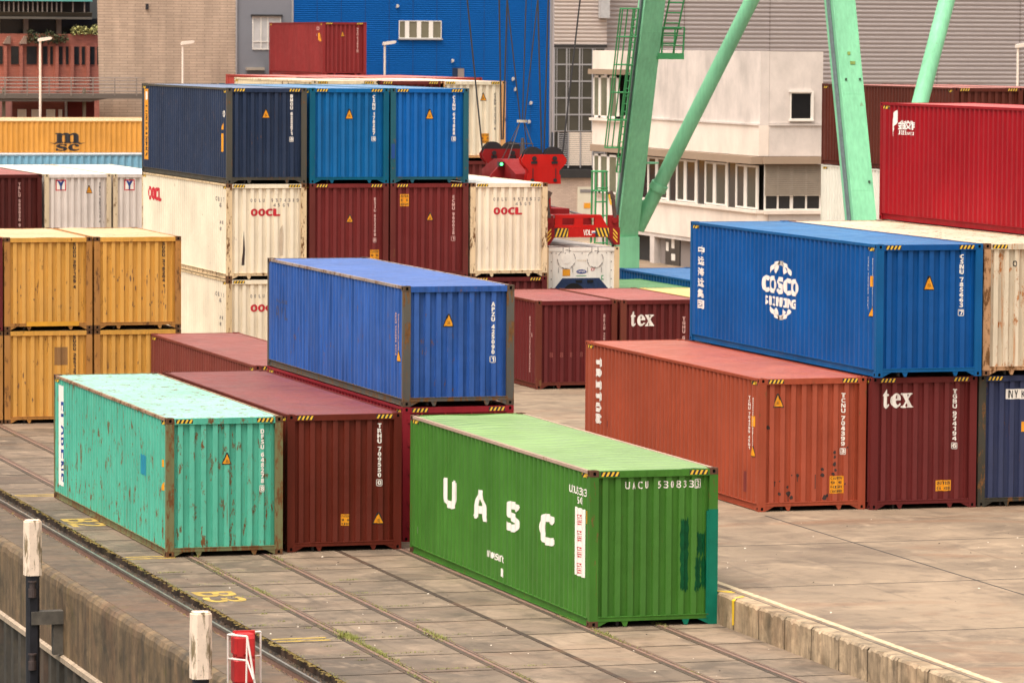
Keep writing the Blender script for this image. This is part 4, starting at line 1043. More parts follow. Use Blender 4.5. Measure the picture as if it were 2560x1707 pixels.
# retaining wall between the levels
rw = concrete('retaining_wall', (216, 186, 150), (136, 116, 86), .35, k=.62, scale=2.2, moss=.2)
nt = rw.node_tree; N = NT(nt); b_ = [n for n in nt.nodes if n.type == 'BSDF_PRINCIPLED'][0]
src = b_.inputs['Base Color'].links[0].from_socket
stv = N.rng(N.noise(N.coords(scale=(1, 2.2, .35)), 1.7, 8, .7), .40, .68, 1.12, .38); N.l(N.mix(1, src, N.grey(stv), 'MULTIPLY'), b_.inputs['Base Color'])
t = empty('retaining_wall', (0, 0, 0), 'low stained concrete retaining wall with a chipped edge beside the green container', 'wall')
# panels with chipped upper edge
y = -60.3
while y < 69:
    m = MB(); y1 = y + 1.32; n = 26; prev = None
    for i in range(n + 1):
        yy = y + .014 + (y1 - y - .028) * i / n
        ch = max(0, mnoise.noise(Vector((yy * 6, 0, 3)))) * .08 + random.uniform(0, .015)
        cur = ((WX, yy, -.05), (WX + .004 * random.random(), yy, T2 - .03 - ch), (WX + .03 + ch * .9, yy, T2 + .002), (WX + .32, yy, T2 + .002))
        if prev:
            for k in range(3): m.poly([prev[k], cur[k], cur[k + 1], prev[k + 1]])
        prev = cur
    o = m.build('wall_panel', rw, t, fix=False); y = y1
m = MB(); m.box(WX + .32, -80, T2 - .02, WX + .345, 70, T2 + .003); m.build('edge_seam', M['under'], t)
tag((lambda m: (m.box(2.93, -80, T2 - .01, 3.07, 12.0, T2 + .004), m.build('edge_line', plain('line_cream', (250, 222, 178), .7, .35, 7, k=.56)))[1])(MB()), 'long cream edge line painted along the platform rim', 'line marking')
ym = plain('wall_yellow', (236, 190, 40), .55)
m = MB(); m.poly([(WX - .006, -.94, .10), (WX - .006, -.84, .08), (WX - .006, -.82, T2 - .04), (WX + .05, -.80, T2 + .008), (WX + .28, -.62, T2 + .009), (WX + .28, -.72, T2 + .009), (WX + .05, -.95, T2 + .008), (WX - .006, -.95, T2 - .04)])
m.poly([(WX - .006, .2, .2), (WX - .006, .28, .2), (WX - .006, .28, T2 - .03), (WX + .05, .28, T2 + .008), (WX + .3, .1, T2 + .008), (WX + .3, -.2, T2 + .008), (WX + .04, .1, T2 + .008)])
tag(m.build('paint_mark', ym, fix=False), 'yellow paint dab over the edge of the retaining wall', 'line marking')

# yellow bay marks
by = plain('bay_yellow', (226, 186, 84), .7, .5, 4, k=.52)
for y, lab in ((-.15, 'double yellow bay line nearest the grass tuft'), (12.55, 'double yellow bay line at the corner of the turquoise container'), (25.15, 'double yellow bay line beyond the turquoise container')):
    t = empty('bay_line', (0, y, 0), lab, 'line marking', 'yellow bay lines on the paving')
    for dy in (.16, -.16):
        m = MB(); m.poly([(-5.98, dy - .065, .004), (-4.98, dy - .065, .004), (-4.98, dy + .065, .004), (-5.98, dy + .065, .004)]); m.build('line', by, t)
def floor_text(chars, lab):
    d = Dec()
    for ch, y in chars:
        d.glyph(ch, 0, 0, .75, .8, 'bold', keep=False)
    me_v = []; n = len(d.v) // len(chars)
    # letters stand towards the yard (+x) and read towards the viewer (-y)
    k = 0; out = []
    for ch, y in chars:
        g = glyph(ch, 'bold'); cnt = len(g[0])
        for u, v in d.v[k:k + cnt]: out.append((-5.52 + v, y - u, .005))
        k += cnt
    me = bpy.data.meshes.new('bay_number'); me.from_pydata(out, [], d.f); me.materials.append(by)
    o = bpy.data.objects.new('bay_number', me); COL.objects.link(o); tag(o, lab, 'floor marking')
floor_text((('B', 6.45), ('3', 5.62)), 'yellow B3 painted on the paving in the middle of a bay')
floor_text((('B', 19.7), ('2', 18.85)), 'yellow B2 painted on the paving beside the turquoise container')

# grass in the joints
def blades(name, spots, mat, label=None):
    m = MB()
    for x, y, sx, sy, n, h in spots:
        for _ in range(n):
            px, py = random.gauss(x, sx), random.gauss(y, sy); a = random.uniform(0, 6.28); hh = h * random.uniform(.4, 1.2); l = random.uniform(.02, .07)
            w = .008; dx, dy = math.cos(a), math.sin(a)
            m.poly([(px - dy * w, py + dx * w, -.01), (px + dy * w, py - dx * w, -.01), (px + dx * l, py + dy * l, hh)])
    return tag(m.build(name, mat, fix=False), None, None, None, 'stuff')
gr, nt, b_ = newmat('grass_green'); N = NT(nt); N.l(N.mix(N.noise(N.coords(), 3, 4), lin((78, 92, 30)), lin((150, 146, 62))), b_.inputs['Base Color']); b_.inputs['Roughness'].default_value = .7
sp_ = [(-4.6, -.1, .07, .28, 520, .075), (-4.6, -1.2, .05, .6, 300, .04), (-3.03, -.6, .06, .3, 300, .05), (-3.03, .2, .04, .3, 160, .05), (-4.6, -2.6, .05, .9, 380, .05), (-.02, -.9, .06, .4, 160, .06), (1.4, 0.1, .05, .2, 80, .05)]
for _ in range(70):
    y = random.uniform(-8, 14); sp_.append((random.choice((-4.6, -4.56, -4.7, -3.0, -.02)), y, .035, .3, random.choice((20, 50, 90)), random.uniform(.02, .05)))
for _ in range(60): sp_.append((random.uniform(-5.9, -2), round(random.uniform(-6, 12) / 2.035) * 2.035 - .2, .16, .012, random.choice((15, 35)), .03))
for _ in range(46): sp_.append((-6.0 + random.uniform(-.04, .04), random.uniform(-8, 24), .025, .2, 16, .018))
for x, y in ((-5.2, 2.3), (-5.0, 1.3), (-5.25, -1.1), (-4.95, -1.9), (-5.1, -2.9), (-5.3, 3.4)): sp_.append((x, y, .05, .02, 26, .03))
blades('grass', sp_, gr)
mo, nt, b_ = newmat('moss'); N = NT(nt); N.l(N.mix(N.noise(N.coords(), 6, 5), [v * .6 for v in lin((84, 64, 34))], [v * .8 for v in lin((150, 124, 50))]), b_.inputs['Base Color']); b_.inputs['Roughness'].default_value = .95
m = MB()
for _ in range(2600):
    y = random.uniform(-9, 36); x = random.choice((-6.02, -6.02, -6.75)) + random.gauss(0, .05); r = random.uniform(.015, .05); z = (-.01 if x > -6.4 else -.04)
    n = 5; a0 = random.random() * 6
    m.poly([(x + r * math.cos(a0 + 6.283 * i / n), y + 1.6 * r * math.sin(a0 + 6.283 * i / n), z + random.uniform(-.01, .012)) for i in range(n)])
tag(m.build('ground_cover', mo, fix=False), None, None, None, 'stuff')

m = MB()
for _ in range(1500):
    y = random.uniform(-9, 32); x = random.choice((-6.74, -6.74, -6.70, -6.1)) + random.gauss(0, .035); r = random.uniform(.012, .04); z = -.03 if x < -6.7 else -.15
    pts = [Vector((x + r * 1.2 * math.cos(a) * random.uniform(.6, 1.1), y + r * 2.0 * math.sin(a) * random.uniform(.6, 1.1), z - .03)) for a in (0, 1.26, 2.5, 3.77, 5.03)]
    top = Vector((x, y, z + r * random.uniform(.3, 1.0)))
    for a, b in zip(pts, pts[1:] + pts[:1]): m.poly([a, b, top])
tag(m.build('rubble', plain('rubble_brown', (92, 74, 58), .9, .5, 30), fix=False), None, None, None, 'stuff')
m = MB()
for _ in range(150):
    if random.random() < .5: x, y, z = random.uniform(-5.9, 2.3), random.uniform(-8, 12), .002
    else: x, y, z = random.uniform(3.3, 16), random.uniform(-9, 11), T2 + .002
    r = random.uniform(.008, .03); a0 = random.random() * 6
    pts = [Vector((x + r * math.cos(a0 + a) * random.uniform(.5, 1.2), y + r * math.sin(a0 + a) * random.uniform(.5, 1.2), z)) for a in (0, 1.5, 3.1, 4.6)]; top = Vector((x, y, z + r * .6))
    k = random.choice((0, 0, 1))
    for a, b in zip(pts, pts[1:] + pts[:1]): m.poly([a, b, top], k)
tag(m.build('litter', [plain('litter_pale', (240, 222, 200), .8), plain('litter_dark', (60, 48, 40), .8)], fix=False), None, None, None, 'stuff')
# ------------------------------------------------------------------ mooring posts and life saving cabinet at the quay edge
wp = plain('post_white', (250, 222, 196), .7, .12, 4); nt = wp.node_tree; N = NT(nt); b_ = [n for n in nt.nodes if n.type == 'BSDF_PRINCIPLED'][0]
src = b_.inputs['Base Color'].links[0].from_socket
f = N.rng(N.noise(N.coords(scale=(6, 6, 1.1)), 1.6, 8, .7), .52, .60, 0, .9); cc = N.mix(f, src, lin((110, 92, 58)))
f2 = N.rng(N.noise(N.coords(scale=(1, 1, .6)), 26, 6, .75), .60, .66, 0, .7); N.l(N.mix(f2, cc, lin((120, 88, 66))), b_.inputs['Base Color'])
pk = plain('post_black', (30, 28, 34), .5, .4, 6); gm_ = plain('bracket_stone', (92, 84, 74), .8, .3, 5)
def octo(r, cut=.42): return [(r, -r * cut), (r, r * cut), (r * cut, r), (-r * cut, r), (-r, r * cut), (-r, -r * cut), (-r * cut, -r), (r * cut, -r)]
for (x, y, zt, zb, lab) in ((-8.5, 9.65, 1.15, .08, 'white headed black mooring post farther along the quay with a stone bracket'), (-8.5, -5.3, 1.24, .16, 'white headed mooring post with peeling paint beside the red cabinet')):
    t = empty('mooring_post', (x, y, -6), lab, 'mooring post', 'mooring posts off the quay wall')
    m = MB(); m.prism(octo(.17, .55), zb + 6, zt + 6, 'z'); m.prism(octo(.15, .55), zt + 6, zt + 6.03, 'z'); m.build('post_head', wp, t)
    m = MB(); m.prism(octo(.125, .6), .05, zb + 6, 'z'); m.build('post_shaft', pk, t)
    m = MB()
    for zz in (zb + 5.75, zb + 4.3, zb + 3.4): m.tube((-.03, -.13, zz), (-.03, -.13, zz + .12), .06, n=12); m.tube((-.03, -.13, zz + .12), (-.03, -.13, zz + .15), .085, n=12); m.tube((-.03, -.13, zz - .18), (-.03, -.13, zz), .08, n=12)
    m.build('fender_roller', plain('roller_brown', (70, 56, 52), .5, .3, 12), t)
    m = MB(); m.box(-.05, -.16, zb + 5.02, .66, .12, zb + 5.28); m.box(.40, -.1, zb + 4.4, .66, .1, zb + 5.02); m.build('wall_bracket', gm_, t)
t = empty('life_saving_cabinet', (-7.72, -5.05, -.02), 'red rounded life saving cabinet on the quay edge inside white rails', 'rescue cabinet')
rc = plain('cabinet_red', (206, 44, 44), .38, .06, 3)
def rounded(w, d, r=.06, n=4):
    o = []
    for cx, cy, a in ((w / 2 - r, d / 2 - r, 0), (-w / 2 + r, d / 2 - r, 90), (-w / 2 + r, -d / 2 + r, 180), (w / 2 - r, -d / 2 + r, 270)):
        for i in range(n + 1): q = R(a + 90 * i / n); o.append((cx + r * math.cos(q), cy + r * math.sin(q)))
    return o
def loft(secs, name, mat, par, ax=None):
    m = MB(); n = len(secs[0][0])
    for poly, z in secs: m.v += [(u, v, z) for u, v in poly]
    for k in range(len(secs) - 1):
        for i in range(n):
            j = (i + 1) % n; m.f.append([k * n + i, k * n + j, (k + 1) * n + j, (k + 1) * n + i]); m.m.append(0)
    m.f.append(list(range(n))[::-1]); m.m.append(0); m.f.append([(len(secs) - 1) * n + i for i in range(n)]); m.m.append(0)
    return m.build(name, mat, par)
loft([(rounded(.30, .30), .02), (rounded(.36, .34), .08), (rounded(.36, .34), .42), (rounded(.30, .28), .46), (rounded(.30, .28), .50), (rounded(.36, .34), .54), (rounded(.36, .34), .80), (rounded(.32, .30), .87), (rounded(.2, .2), .89)], 'cabinet_body', rc, t)
m = MB(); m.box(-.17, -.02, .05, .2, .03, .915); m.build('cabinet_flange', rc, t); 
m = MB(); m.box(.02, -.185, .5, .14, -.168, .8); m.box(-.14, -.185, .5, -.04, -.168, .8); m.build('cabinet_rib', rc, t)
m = MB(); m.box(-.05, -.05, -.0, .05, .05, .04); m.build('cabinet_base', M['galv'], t)
wr = plain('rail_white', (246, 232, 220), .45, .06, 6)
t = empty('quay_ladder_rail', (-7.72, -5.05, -.02), 'white tubular ladder rails enclosing the red cabinet', 'handrail')
m = MB(); A, B, C_, D_ = (-.27, -.05), (.33, .12), (-.08, -.62), (.16, -.66)
for p in (A, B): m.tube((p[0], p[1], 0), (p[0], p[1], .86), .017, n=8)
m.build('rail_post', wr, t)
m = MB(); m.path([(A[0], A[1], .86), (0, .03, .87), (B[0], B[1], .87)], .016, 8); m.path([(A[0], A[1], .46), (0, .04, .46), (B[0], B[1], .47)], .014, 8); m.build('back_rail', wr, t)
m = MB(); m.path([(A[0], A[1], .86), (C_[0], C_[1], .90), (.1, -.8, -.4)], .018, 8); m.path([(C_[0], C_[1], .90), (C_[0] - .02, C_[1], -.4)], .016, 8); m.path([(A[0], A[1], .46), (C_[0], C_[1], .50), (.0, -.75, .2)], .016, 8); m.build('stile_rail', wr, t)

# ------------------------------------------------------------------ street lamps
lw = plain('lamp_white', (244, 226, 210), .5, .05)
for x, y, z, lab in ((20.85, 163, 10.6, 'white street lamp before the red brick block'), (28.95, 163, 10.45, 'white street lamp before the beige brick tower'), (40.7, 163, 10.5, 'white street lamp before the blue hall'), (60.95, 120, 10.6, 'white street lamp cut by the right picture edge')):
    t = empty('street_lamp', (x, y, T2), lab, 'street lamp', 'street lamps along the yard road')
    m = MB(); m.tube((0, 0, 0), (0, 0, z - T2), .085, .06, 10); m.build('lamp_pole', lw, t)
    m = MB(); m.prism([(-.1, -.06), (.5, .03), (.62, .08), (.66, .16), (.56, .2), (.1, .14), (-.1, .1)], -.14, .14, 'y'); o = m.build('lamp_head', lw, t); o.location = (0, 0, z - T2)

# ------------------------------------------------------------------ buildings behind the yard
def brickmat(name, rgb, bw, bh, mortar=.7, var=.15, stain=.3, k=.8, ms=.012, vert=True):
    m, nt, b = newmat(name); N = NT(nt); c = [v * k for v in lin(rgb)]
    br = N.n('ShaderNodeTexBrick'); br.inputs['Scale'].default_value = 1; br.inputs['Brick Width'].default_value = bw; br.inputs['Row Height'].default_value = bh
    br.inputs['Mortar Size'].default_value = ms; br.inputs['Mortar Smooth'].default_value = .2
    br.inputs['Color1'].default_value = (*[v * (1 - var) for v in c], 1); br.inputs['Color2'].default_value = (*[min(1, v * (1 + var)) for v in c], 1); br.inputs['Mortar'].default_value = (*[v * mortar for v in c], 1)
    t = N.n('ShaderNodeTexCoord'); sx = N.n('ShaderNodeSeparateXYZ'); cx = N.n('ShaderNodeCombineXYZ'); N.l(t.outputs['Object'], sx.inputs[0])
    N.l(N.math('ADD', sx.outputs[0], sx.outputs[1]), cx.inputs[0]); N.l(sx.outputs[2], cx.inputs[1]); N.l(cx.outputs[0], br.inputs['Vector'])
    f = N.rng(N.noise(N.coords(scale=(1, 1, .25)), .8, 6, .65), .36, .66, 1 - stain, 1 + stain * .35)
    N.l(N.mix(1, br.outputs['Color'], N.grey(f), 'MULTIPLY'), b.inputs['Base Color']); b.inputs['Roughness'].default_value = .85
    return m
def wallmat(name, rgb, stain=.2, k=.82, rough=.8, vs=.3):
    m, nt, b = newmat(name); N = NT(nt); c = [v * k for v in lin(rgb)]
    f = N.rng(N.noise(N.coords(scale=(.7, .7, vs * 1.6)), .8, 8, .66), .35, .68, 1 + stain * .25, 1 - stain * .6)
    g = N.rng(N.noise(N.coords(scale=(3.3, 3.3, .16)), .9, 6, .7), .60, .78, 1, 1 - stain * .55)
    N.l(N.mix(1, c, N.grey(N.math('MULTIPLY', f, g)), 'MULTIPLY'), b.inputs['Base Color']); b.inputs['Roughness'].default_value = rough; b.inputs['Specular IOR Level'].default_value = .12
    return m
glass = plain('window_glass', (62, 66, 60), .15, .3, .5); dglass = plain('window_dark', (40, 42, 44), .12, .3, .7); frame_w = plain('window_frame_white', (250, 240, 228), .5, .04)
alu = plain('window_frame_alu', (176, 172, 172), .45, .06, metal=.3)
def ribbed(x0, x1, z0, z1, y, pitch, depth, name, mat, par):
    """sheet cladding with horizontal ribs"""
    m = MB(); z = z0; pr = None
    while z < z1:
        for dz, d in ((0, 0), (.34, 0), (.5, depth), (.84, depth)):
            zz = min(z + dz * pitch, z1); cur = (zz, y + d)
            if pr and zz > pr[0]: m.poly([(x0, pr[1], pr[0]), (x1, pr[1], pr[0]), (x1, cur[1], cur[0]), (x0, cur[1], cur[0])])
            pr = cur
        z += pitch
    return m.build(name, mat, par, fix=False)
def window(x0, x1, z0, z1, y, par, muls=(), fr=.06, fmat=None, gmat=None, trans=()):
    w = empty('window', (0, 0, 0), None, None); w.parent = par
    bpy.data.objects.remove(w)
    m = MB(); m.box(x0, y - .05, z0, x1, y, z0 + fr); m.box(x0, y - .05, z1 - fr, x1, y, z1); m.box(x0, y - .05, z0 + fr, x0 + fr, y, z1 - fr); m.box(x1 - fr, y - .05, z0 + fr, x1, y, z1 - fr)
    for a, ww in muls: m.box(a - ww / 2, y - .048, z0 + fr, a + ww / 2, y, z1 - fr)
    for a in trans: m.box(x0 + fr, y - .046, a - fr / 2, x1 - fr, y, a + fr / 2)
    o = m.build('window', fmat or frame_w, par)
    m = MB(); m.box(x0 + fr * .5, y - .015, z0 + fr * .5, x1 - fr * .5, y - .003, z1 - fr * .5); m.build('pane', gmat or glass, o)
    return o
YF = 168.0
# beige brick tower
t = empty('brick_tower', (0, 0, 0), 'windowless beige brick tower between the red brick block and the blue hall', 'building')
m = MB(); bt = brickmat('beige_brick', (210, 182, 158), .9, .155, .66, .07, .22, ms=.022)
m.v += [(25.35, YF, 0), (33.26, YF, 0), (33.26, YF + 14, 0), (30.2, YF + 14, 0), (24.75, YF, 30), (33.26, YF, 30), (33.26, YF + 14, 30), (30.2, YF + 14, 30)]
for q in ((0, 3, 2, 1), (4, 5, 6, 7), (0, 1, 5, 4), (1, 2, 6, 5), (2, 3, 7, 6), (3, 0, 4, 7)): m.f.append(list(q)); m.m.append(0)
m.build('wall', bt, t)
m = MB(); m.box(27.9, YF - .12, 12.4, 28.05, YF, 12.72); m.build('wall_lamp', M['dec_black'], t)
m = MB(); m.box(33.18, YF - .03, 0, 33.27, YF + .01, 30); m.build('corner_strip', alu, t)
# grey clad block
t = empty('grey_block', (0, 0, 0), 'grey clad building strip between the beige tower and the blue hall', 'building')
m = MB(); m.box(33.28, YF + .1, 0, 36.55, YF + 14, 30); m.build('wall', wallmat('grey_cladding', (140, 140, 146), .12), t)
window(34.19, 35.88, 10.14, 12.05, YF + .1, t, ((34.7, .05), (35.1, .05)), .05, frame_w, plain('window_blind', (206, 200, 196), .6, .1, 2), (10.6,))
m = MB(); m.box(34.1, YF - .06, 12.05, 35.95, YF + .1, 12.16); m.build('lintel', M['under'], t)
m = MB(); m.box(33.8, YF - .2, 8.96, 34.86, YF + .1, 9.12); m.build('ledge', wallmat('ledge_beige', (190, 176, 160)), t)
# blue hall
t = empty('blue_hall', (0, 0, 0), 'tall blue clad hall with one strip window', 'building')
bl = wallmat('blue_cladding', (0, 94, 172), .08, rough=.6)
ribbed(36.57, 52.18, 0, 30, YF, .12, .02, 'wall', bl, t)
m = MB(); m.box(36.57, YF + .05, 0, 52.18, YF + 30, 29.9); m.build('hall_body', bl, t)
m = MB()
for i in range(1, 11): x = 36.57 + 1.44 * i; m.box(x - .012, YF - .012, 0, x + .012, YF, 30)
m.build('panel_joint', plain('joint_navy', (4, 62, 120), .6), t)
for q in ((52.12, YF - .06, 0, 52.24, YF + .3, 30), (36.5, YF - .03, 0, 36.6, YF + .1, 30)): m = MB(); m.box(*q); m.build('corner_trim', alu, t)
window(42.91, 45.48, 10.84, 11.87, YF - .02, t, ((43.4, .25), (44.12, .25), (44.84, .25)), .04, frame_w, plain('window_olive', (126, 118, 96), .35, .1, 1))
m = MB(); m.box(42.85, YF - .14, 10.76, 45.54, YF - .02, 10.84); m.build('window_sill', alu, t)
m = MB(); m.box(46.17, YF - .01, 6.5, 46.88, YF + .02, 9.15); o = m.build('doorway', plain('doorway_navy', (18, 40, 74), .7), t)
m = MB(); m.box(46.5, YF - .03, 6.5, 46.88, YF - .01, 9.1); m.build('door', plain('door_grey', (150, 134, 126), .6), t)
m = MB()
for x, z in ((42.8, 12.7), (46.15, 9.55), (49.85, 8.5), (50.95, 7.1), (50.0, 7.9), (50.85, 6.0)): m.prism([(x - .06, z - .1), (x + .06, z - .05), (x + .07, z + .07), (x, z + .11), (x - .06, z + .05)], YF - .2, YF - .02, 'y')
m.build('wall_fitting', plain('fitting_pale', (206, 196, 184), .5), t)
# glazed stair and hall behind
t = empty('ribbed_hall', (0, 0, 0), 'large hall clad in brown grey horizontal ribs behind the white office', 'building')
hallm = wallmat('hall_cladding', (176, 164, 160), .06, rough=.5)
ribbed(55.52, 130, 0, 30, YF, .262, .05, 'wall', hallm, t)
m = MB(); m.box(55.52, YF + .12, 0, 130, YF + 40, 29.9); m.build('hall_body', hallm, t)
m = MB()
for i in range(14): x = 60.5 + i * 5.4; m.box(x - .012, YF - .006, 0, x + .012, YF + .07, 30)
m.build('panel_joint', plain('joint_brown', (120, 106, 100), .6), t)
t = empty('stair_tower', (0, 0, 0), 'narrow stair tower with a glazed grid and pale ribbed top', 'building')
pale = wallmat('pale_cladding', (206, 190, 180), .05, rough=.5)
ribbed(52.26, 55.5, 10.55, 30, YF - .5, .23, .05, 'wall', pale, t)
m = MB(); m.box(52.26, YF - .42, 5.4, 55.5, YF + .11, 29.9); m.build('tower_body', pale, t)
m = MB(); m.box(54.95, YF - 1.0, 12.1, 55.5, YF - .5, 20); m.build('downpipe_box', plain('box_grey', (190, 186, 184), .5), t)
m = MB(); m.box(52.26, YF - .55, 10.38, 55.5, YF - .4, 10.55); m.build('lintel', M['under'], t)
dg2 = plain('stair_glass', (76, 72, 62), .2, .25, .6)
z = 10.35; k = 0
for r in range(5):
    for cix, (a, b) in enumerate(((52.26, 53.02), (53.02, 53.82), (53.82, 54.62), (54.62, 55.4))):
        window(a, b, z - .98, z, YF - .46, t, ((a + .16, .035),), .04, alu, dg2)
    z -= .98
lv = plain('louvre_cream', (232, 214, 196), .5, .05)
for a, b, mm in ((52.26, 52.5, dg2), (52.56, 53.1, M['under']), (53.2, 53.86, lv), (53.96, 54.62, lv), (54.72, 55.3, M['under'])):
    m = MB(); z = 3.45
    h_ = .1 if mm == lv else .05
    while z < 5.38: m.box(a, YF - .5, z, b, YF - .44, z + h_); z += .122
    m.build('louvre', mm if mm != M['under'] else alu, t)
m = MB()
for x in (52.24, 52.53, 53.15, 53.9, 54.66, 55.38): m.box(x - .03, YF - .54, 3.3, x + .03, YF - .44, 5.4)
m.build('mullion', alu, t)
m = MB(); m.box(52.26, YF - .42, 2.85, 55.5, YF, 5.4); m.build('recess', M['under'], t)
t = empty('brick_plinth', (0, 0, 0), 'pale brick base wall with a cream steel door below the stair tower', 'wall')
m = MB(); m.box(50.5, YF - .9, T2 - .1, 56.2, YF - .43, 2.72); m.build('wall', brickmat('pale_brick', (214, 186, 166), .26, .09, .8, .08, .12), t)
m = MB(); m.box(50.5, YF - 1.1, 2.72, 56.2, YF - .43, 3.2); m.build('gutter', M['under'], t)
m = MB(); m.box(53.6, YF - .96, T2, 54.85, YF - .9, 2.2); d_ = m.build('door', plain('door_cream', (226, 214, 190), .5, .05), t)
m = MB(); m.box(53.75, YF - .98, 1.85, 54.7, YF - .962, 2.05); m.build('door_vent', M['galv'], d_)
m = MB(); m.box(53.99, YF - .98, .94, 54.39, YF - .962, 1.25); m.build('door_sign', M['dec_orange'], d_)

# white office: long wall along y at x = 40, short wall at y = 99.45
t = empty('white_office', (0, 0, 0), 'white rendered office with a ribbon of windows and a small square window', 'building')
OX, OY = 40.0, 99.45
wh = wallmat('white_render', (248, 230, 214), .26, k=.86); whs = wallmat('white_render_grey', (226, 212, 202), .42, k=.86); bg = wallmat('eave_taupe', (172, 148, 126), .12)
def ow(y0, y1, z0, z1, nm, mat, proud=0.): 
    m = MB(); m.box(OX - proud, y0, z0, OX + .4, y1, z1); return m.build(nm, mat, t)
m = MB(); m.box(OX + .35, OY + .3, T2 - .1, 42.8, 121.5, 10.25); m.build('office_core', M['under'], t)
ow(OY, 116.6, 7.25, 10.35, 'upper_wall', whs); ow(OY, 118.0, 5.86, 7.17, 'middle_wall', wh, .06)
ow(117.5, 121.6, 9.42, 10.3, 'upper_wall', wh, .35); ow(117.4, 121.7, 9.18, 9.41, 'eave', bg, .55); ow(117.6, 121.6, 5.72, 6.98, 'middle_wall', wh, .35); ow(117.5, 121.65, 6.98, 7.1, 'window_sill', wh, .5)
ow(OY - .1, 121.7, 5.52, 5.84, 'eave', bg, .42); ow(OY, 121.6, 7.17, 7.25, 'ledge', whs, .12)
ow(OY, 121.6, 1.98, 3.46, 'lower_wall', wh, .1); ow(OY - .05, 121.6, 3.40, 3.52, 'window_sill', wh, .2)
ow(OY, 100.2, T2, 1.98, 'pillar', wh); ow(107.3, 107.9, T2, 1.9, 'pillar', whs, .05); ow(113.2, 113.8, T2, 1.9, 'pillar', whs, .05); ow(120.6, 121.6, T2, 1.98, 'pillar', whs)
ow(100, 121.6, 1.80, 1.98, 'lintel', whs, .06)
m = MB(); m.box(OX + .2, 108.2, T2, OX + .3, 113, 1.8); m.build('garage_door', wallmat('garage_grey', (150, 138, 132), .1), t)
m = MB(); m.box(OX + .15, 110.2, T2, OX + .2, 112.2, 1.75); o = m.build('door', plain('door_dark', (50, 46, 46), .3), t)
m = MB()
for y, z, w_, h_ in ((111.7, 1.2, .35, .4), (110.9, 1.35, .4, .5), (110.8, .8, .5, .3)): m.box(OX + .13, y, z, OX + .148, y + w_, z + h_)
m.build('door_notice', M['dec_white'], o)
# ribbon windows along the long wall: casements with gaps
y = OY + .35; i = 0
while y < 116.8:
    wd = (1.5, 1.25, 1.6, 1.3)[i % 4]; fr = .08
    m = MB(); z0, z1 = 3.55, 5.44
    m.box(OX + .02, y, z0, OX + .1, y + wd, z0 + fr); m.box(OX + .02, y, z1 - fr, OX + .1, y + wd, z1); m.box(OX + .02, y, z0 + fr, OX + .1, y + fr * 2.4, z1 - fr); m.box(OX + .02, y + wd - fr * 2.4, z0 + fr, OX + .1, y + wd, z1 - fr)
    o = m.build('window', frame_w, t)
    m = MB(); m.box(OX + .05, y + .05, z0 + .04, OX + .08, y + wd - .05, z1 - .04); m.build('pane', (glass, dglass, glass)[i % 3], o)
    y += wd
    if i % 2: 
        m = MB(); m.box(OX + .06, y, 3.5, OX + .1, y + 1.0, 5.5); m.build('pane', dglass, t); m = MB(); m.box(OX + .01, y + .97, 3.5, OX + .1, y + 1.12, 5.5); m.build('mullion', frame_w, t); y += 1.12
    i += 1
for z0, z1, px in ((3.55, 5.40, .3), (7.12, 9.12, .32)):
    for a, b in ((117.9, 119.3), (119.3, 120.6), (120.6, 121.6)):
        fr = .1; m = MB(); X = OX - px
        m.box(X + .0, a, z0, X + .1, b, z0 + fr); m.box(X + .0, a, z1 - fr, X + .1, b, z1); m.box(X + .0, a, z0, X + .1, a + fr * 1.8, z1); m.box(X + .0, b - fr * 1.8, z0, X + .1, b, z1)
        o = m.build('window', frame_w, t); m = MB(); m.box(X + .02, a + .06, z0 + .05, X + .05, b - .06, z1 - .05); m.build('pane', plain('window_green', (118, 120, 98), .25, .25, 1.2), o)
# short wall
def fw(x0, x1, z0, z1, nm, mat, proud=0.):
    m = MB(); m.box(x0, OY - proud, z0, x1, OY + .34, z1); return m.build(nm, mat, t)
fw(OX + .41, 42.86, 7.27, 10.34, 'upper_wall', whs); fw(OX + .41, 42.86, 5.86, 7.16, 'middle_wall', whs, .04); fw(OX + .1, 42.9, 5.53, 5.84, 'eave', bg, .36); fw(OX + .41, 42.86, 7.17, 7.26, 'ledge', whs, .1)
fw(OX + .41, 42.86, T2, 3.36, 'lower_wall', whs, .03); fw(OX + .2, 42.9, 3.37, 3.53, 'window_sill', wh, .14)
o = window(41.35, 42.34, 7.42, 8.6, OY - .01, t, (), .05, frame_w, plain('window_black', (24, 24, 26), .15))
m = MB(); m.box(41.3, OY - .16, 7.36, 42.4, OY - .01, 7.44); m.box(42.30, OY - .12, 7.44, 42.4, OY - .01, 8.66); m.box(41.3, OY - .12, 8.6, 42.3, OY - .01, 8.68); m.build('window_reveal', frame_w, t)
for a, b in ((40.2, 41.45), (41.45, 42.8)): window(a, b, 3.53, 5.5, OY, t, (((a + b) / 2, .08),), .07, frame_w, dglass)
m = MB(); z = 4.16
while z < 5.5: m.prism([(OY - .16, z), (OY - .11, z + .085), (OY - .10, z + .085), (OY - .15, z)], OX + .2, 42.84, 'x'); z += .09
m.build('slat_blind', plain('blind_taupe', (160, 142, 122), .5), t)

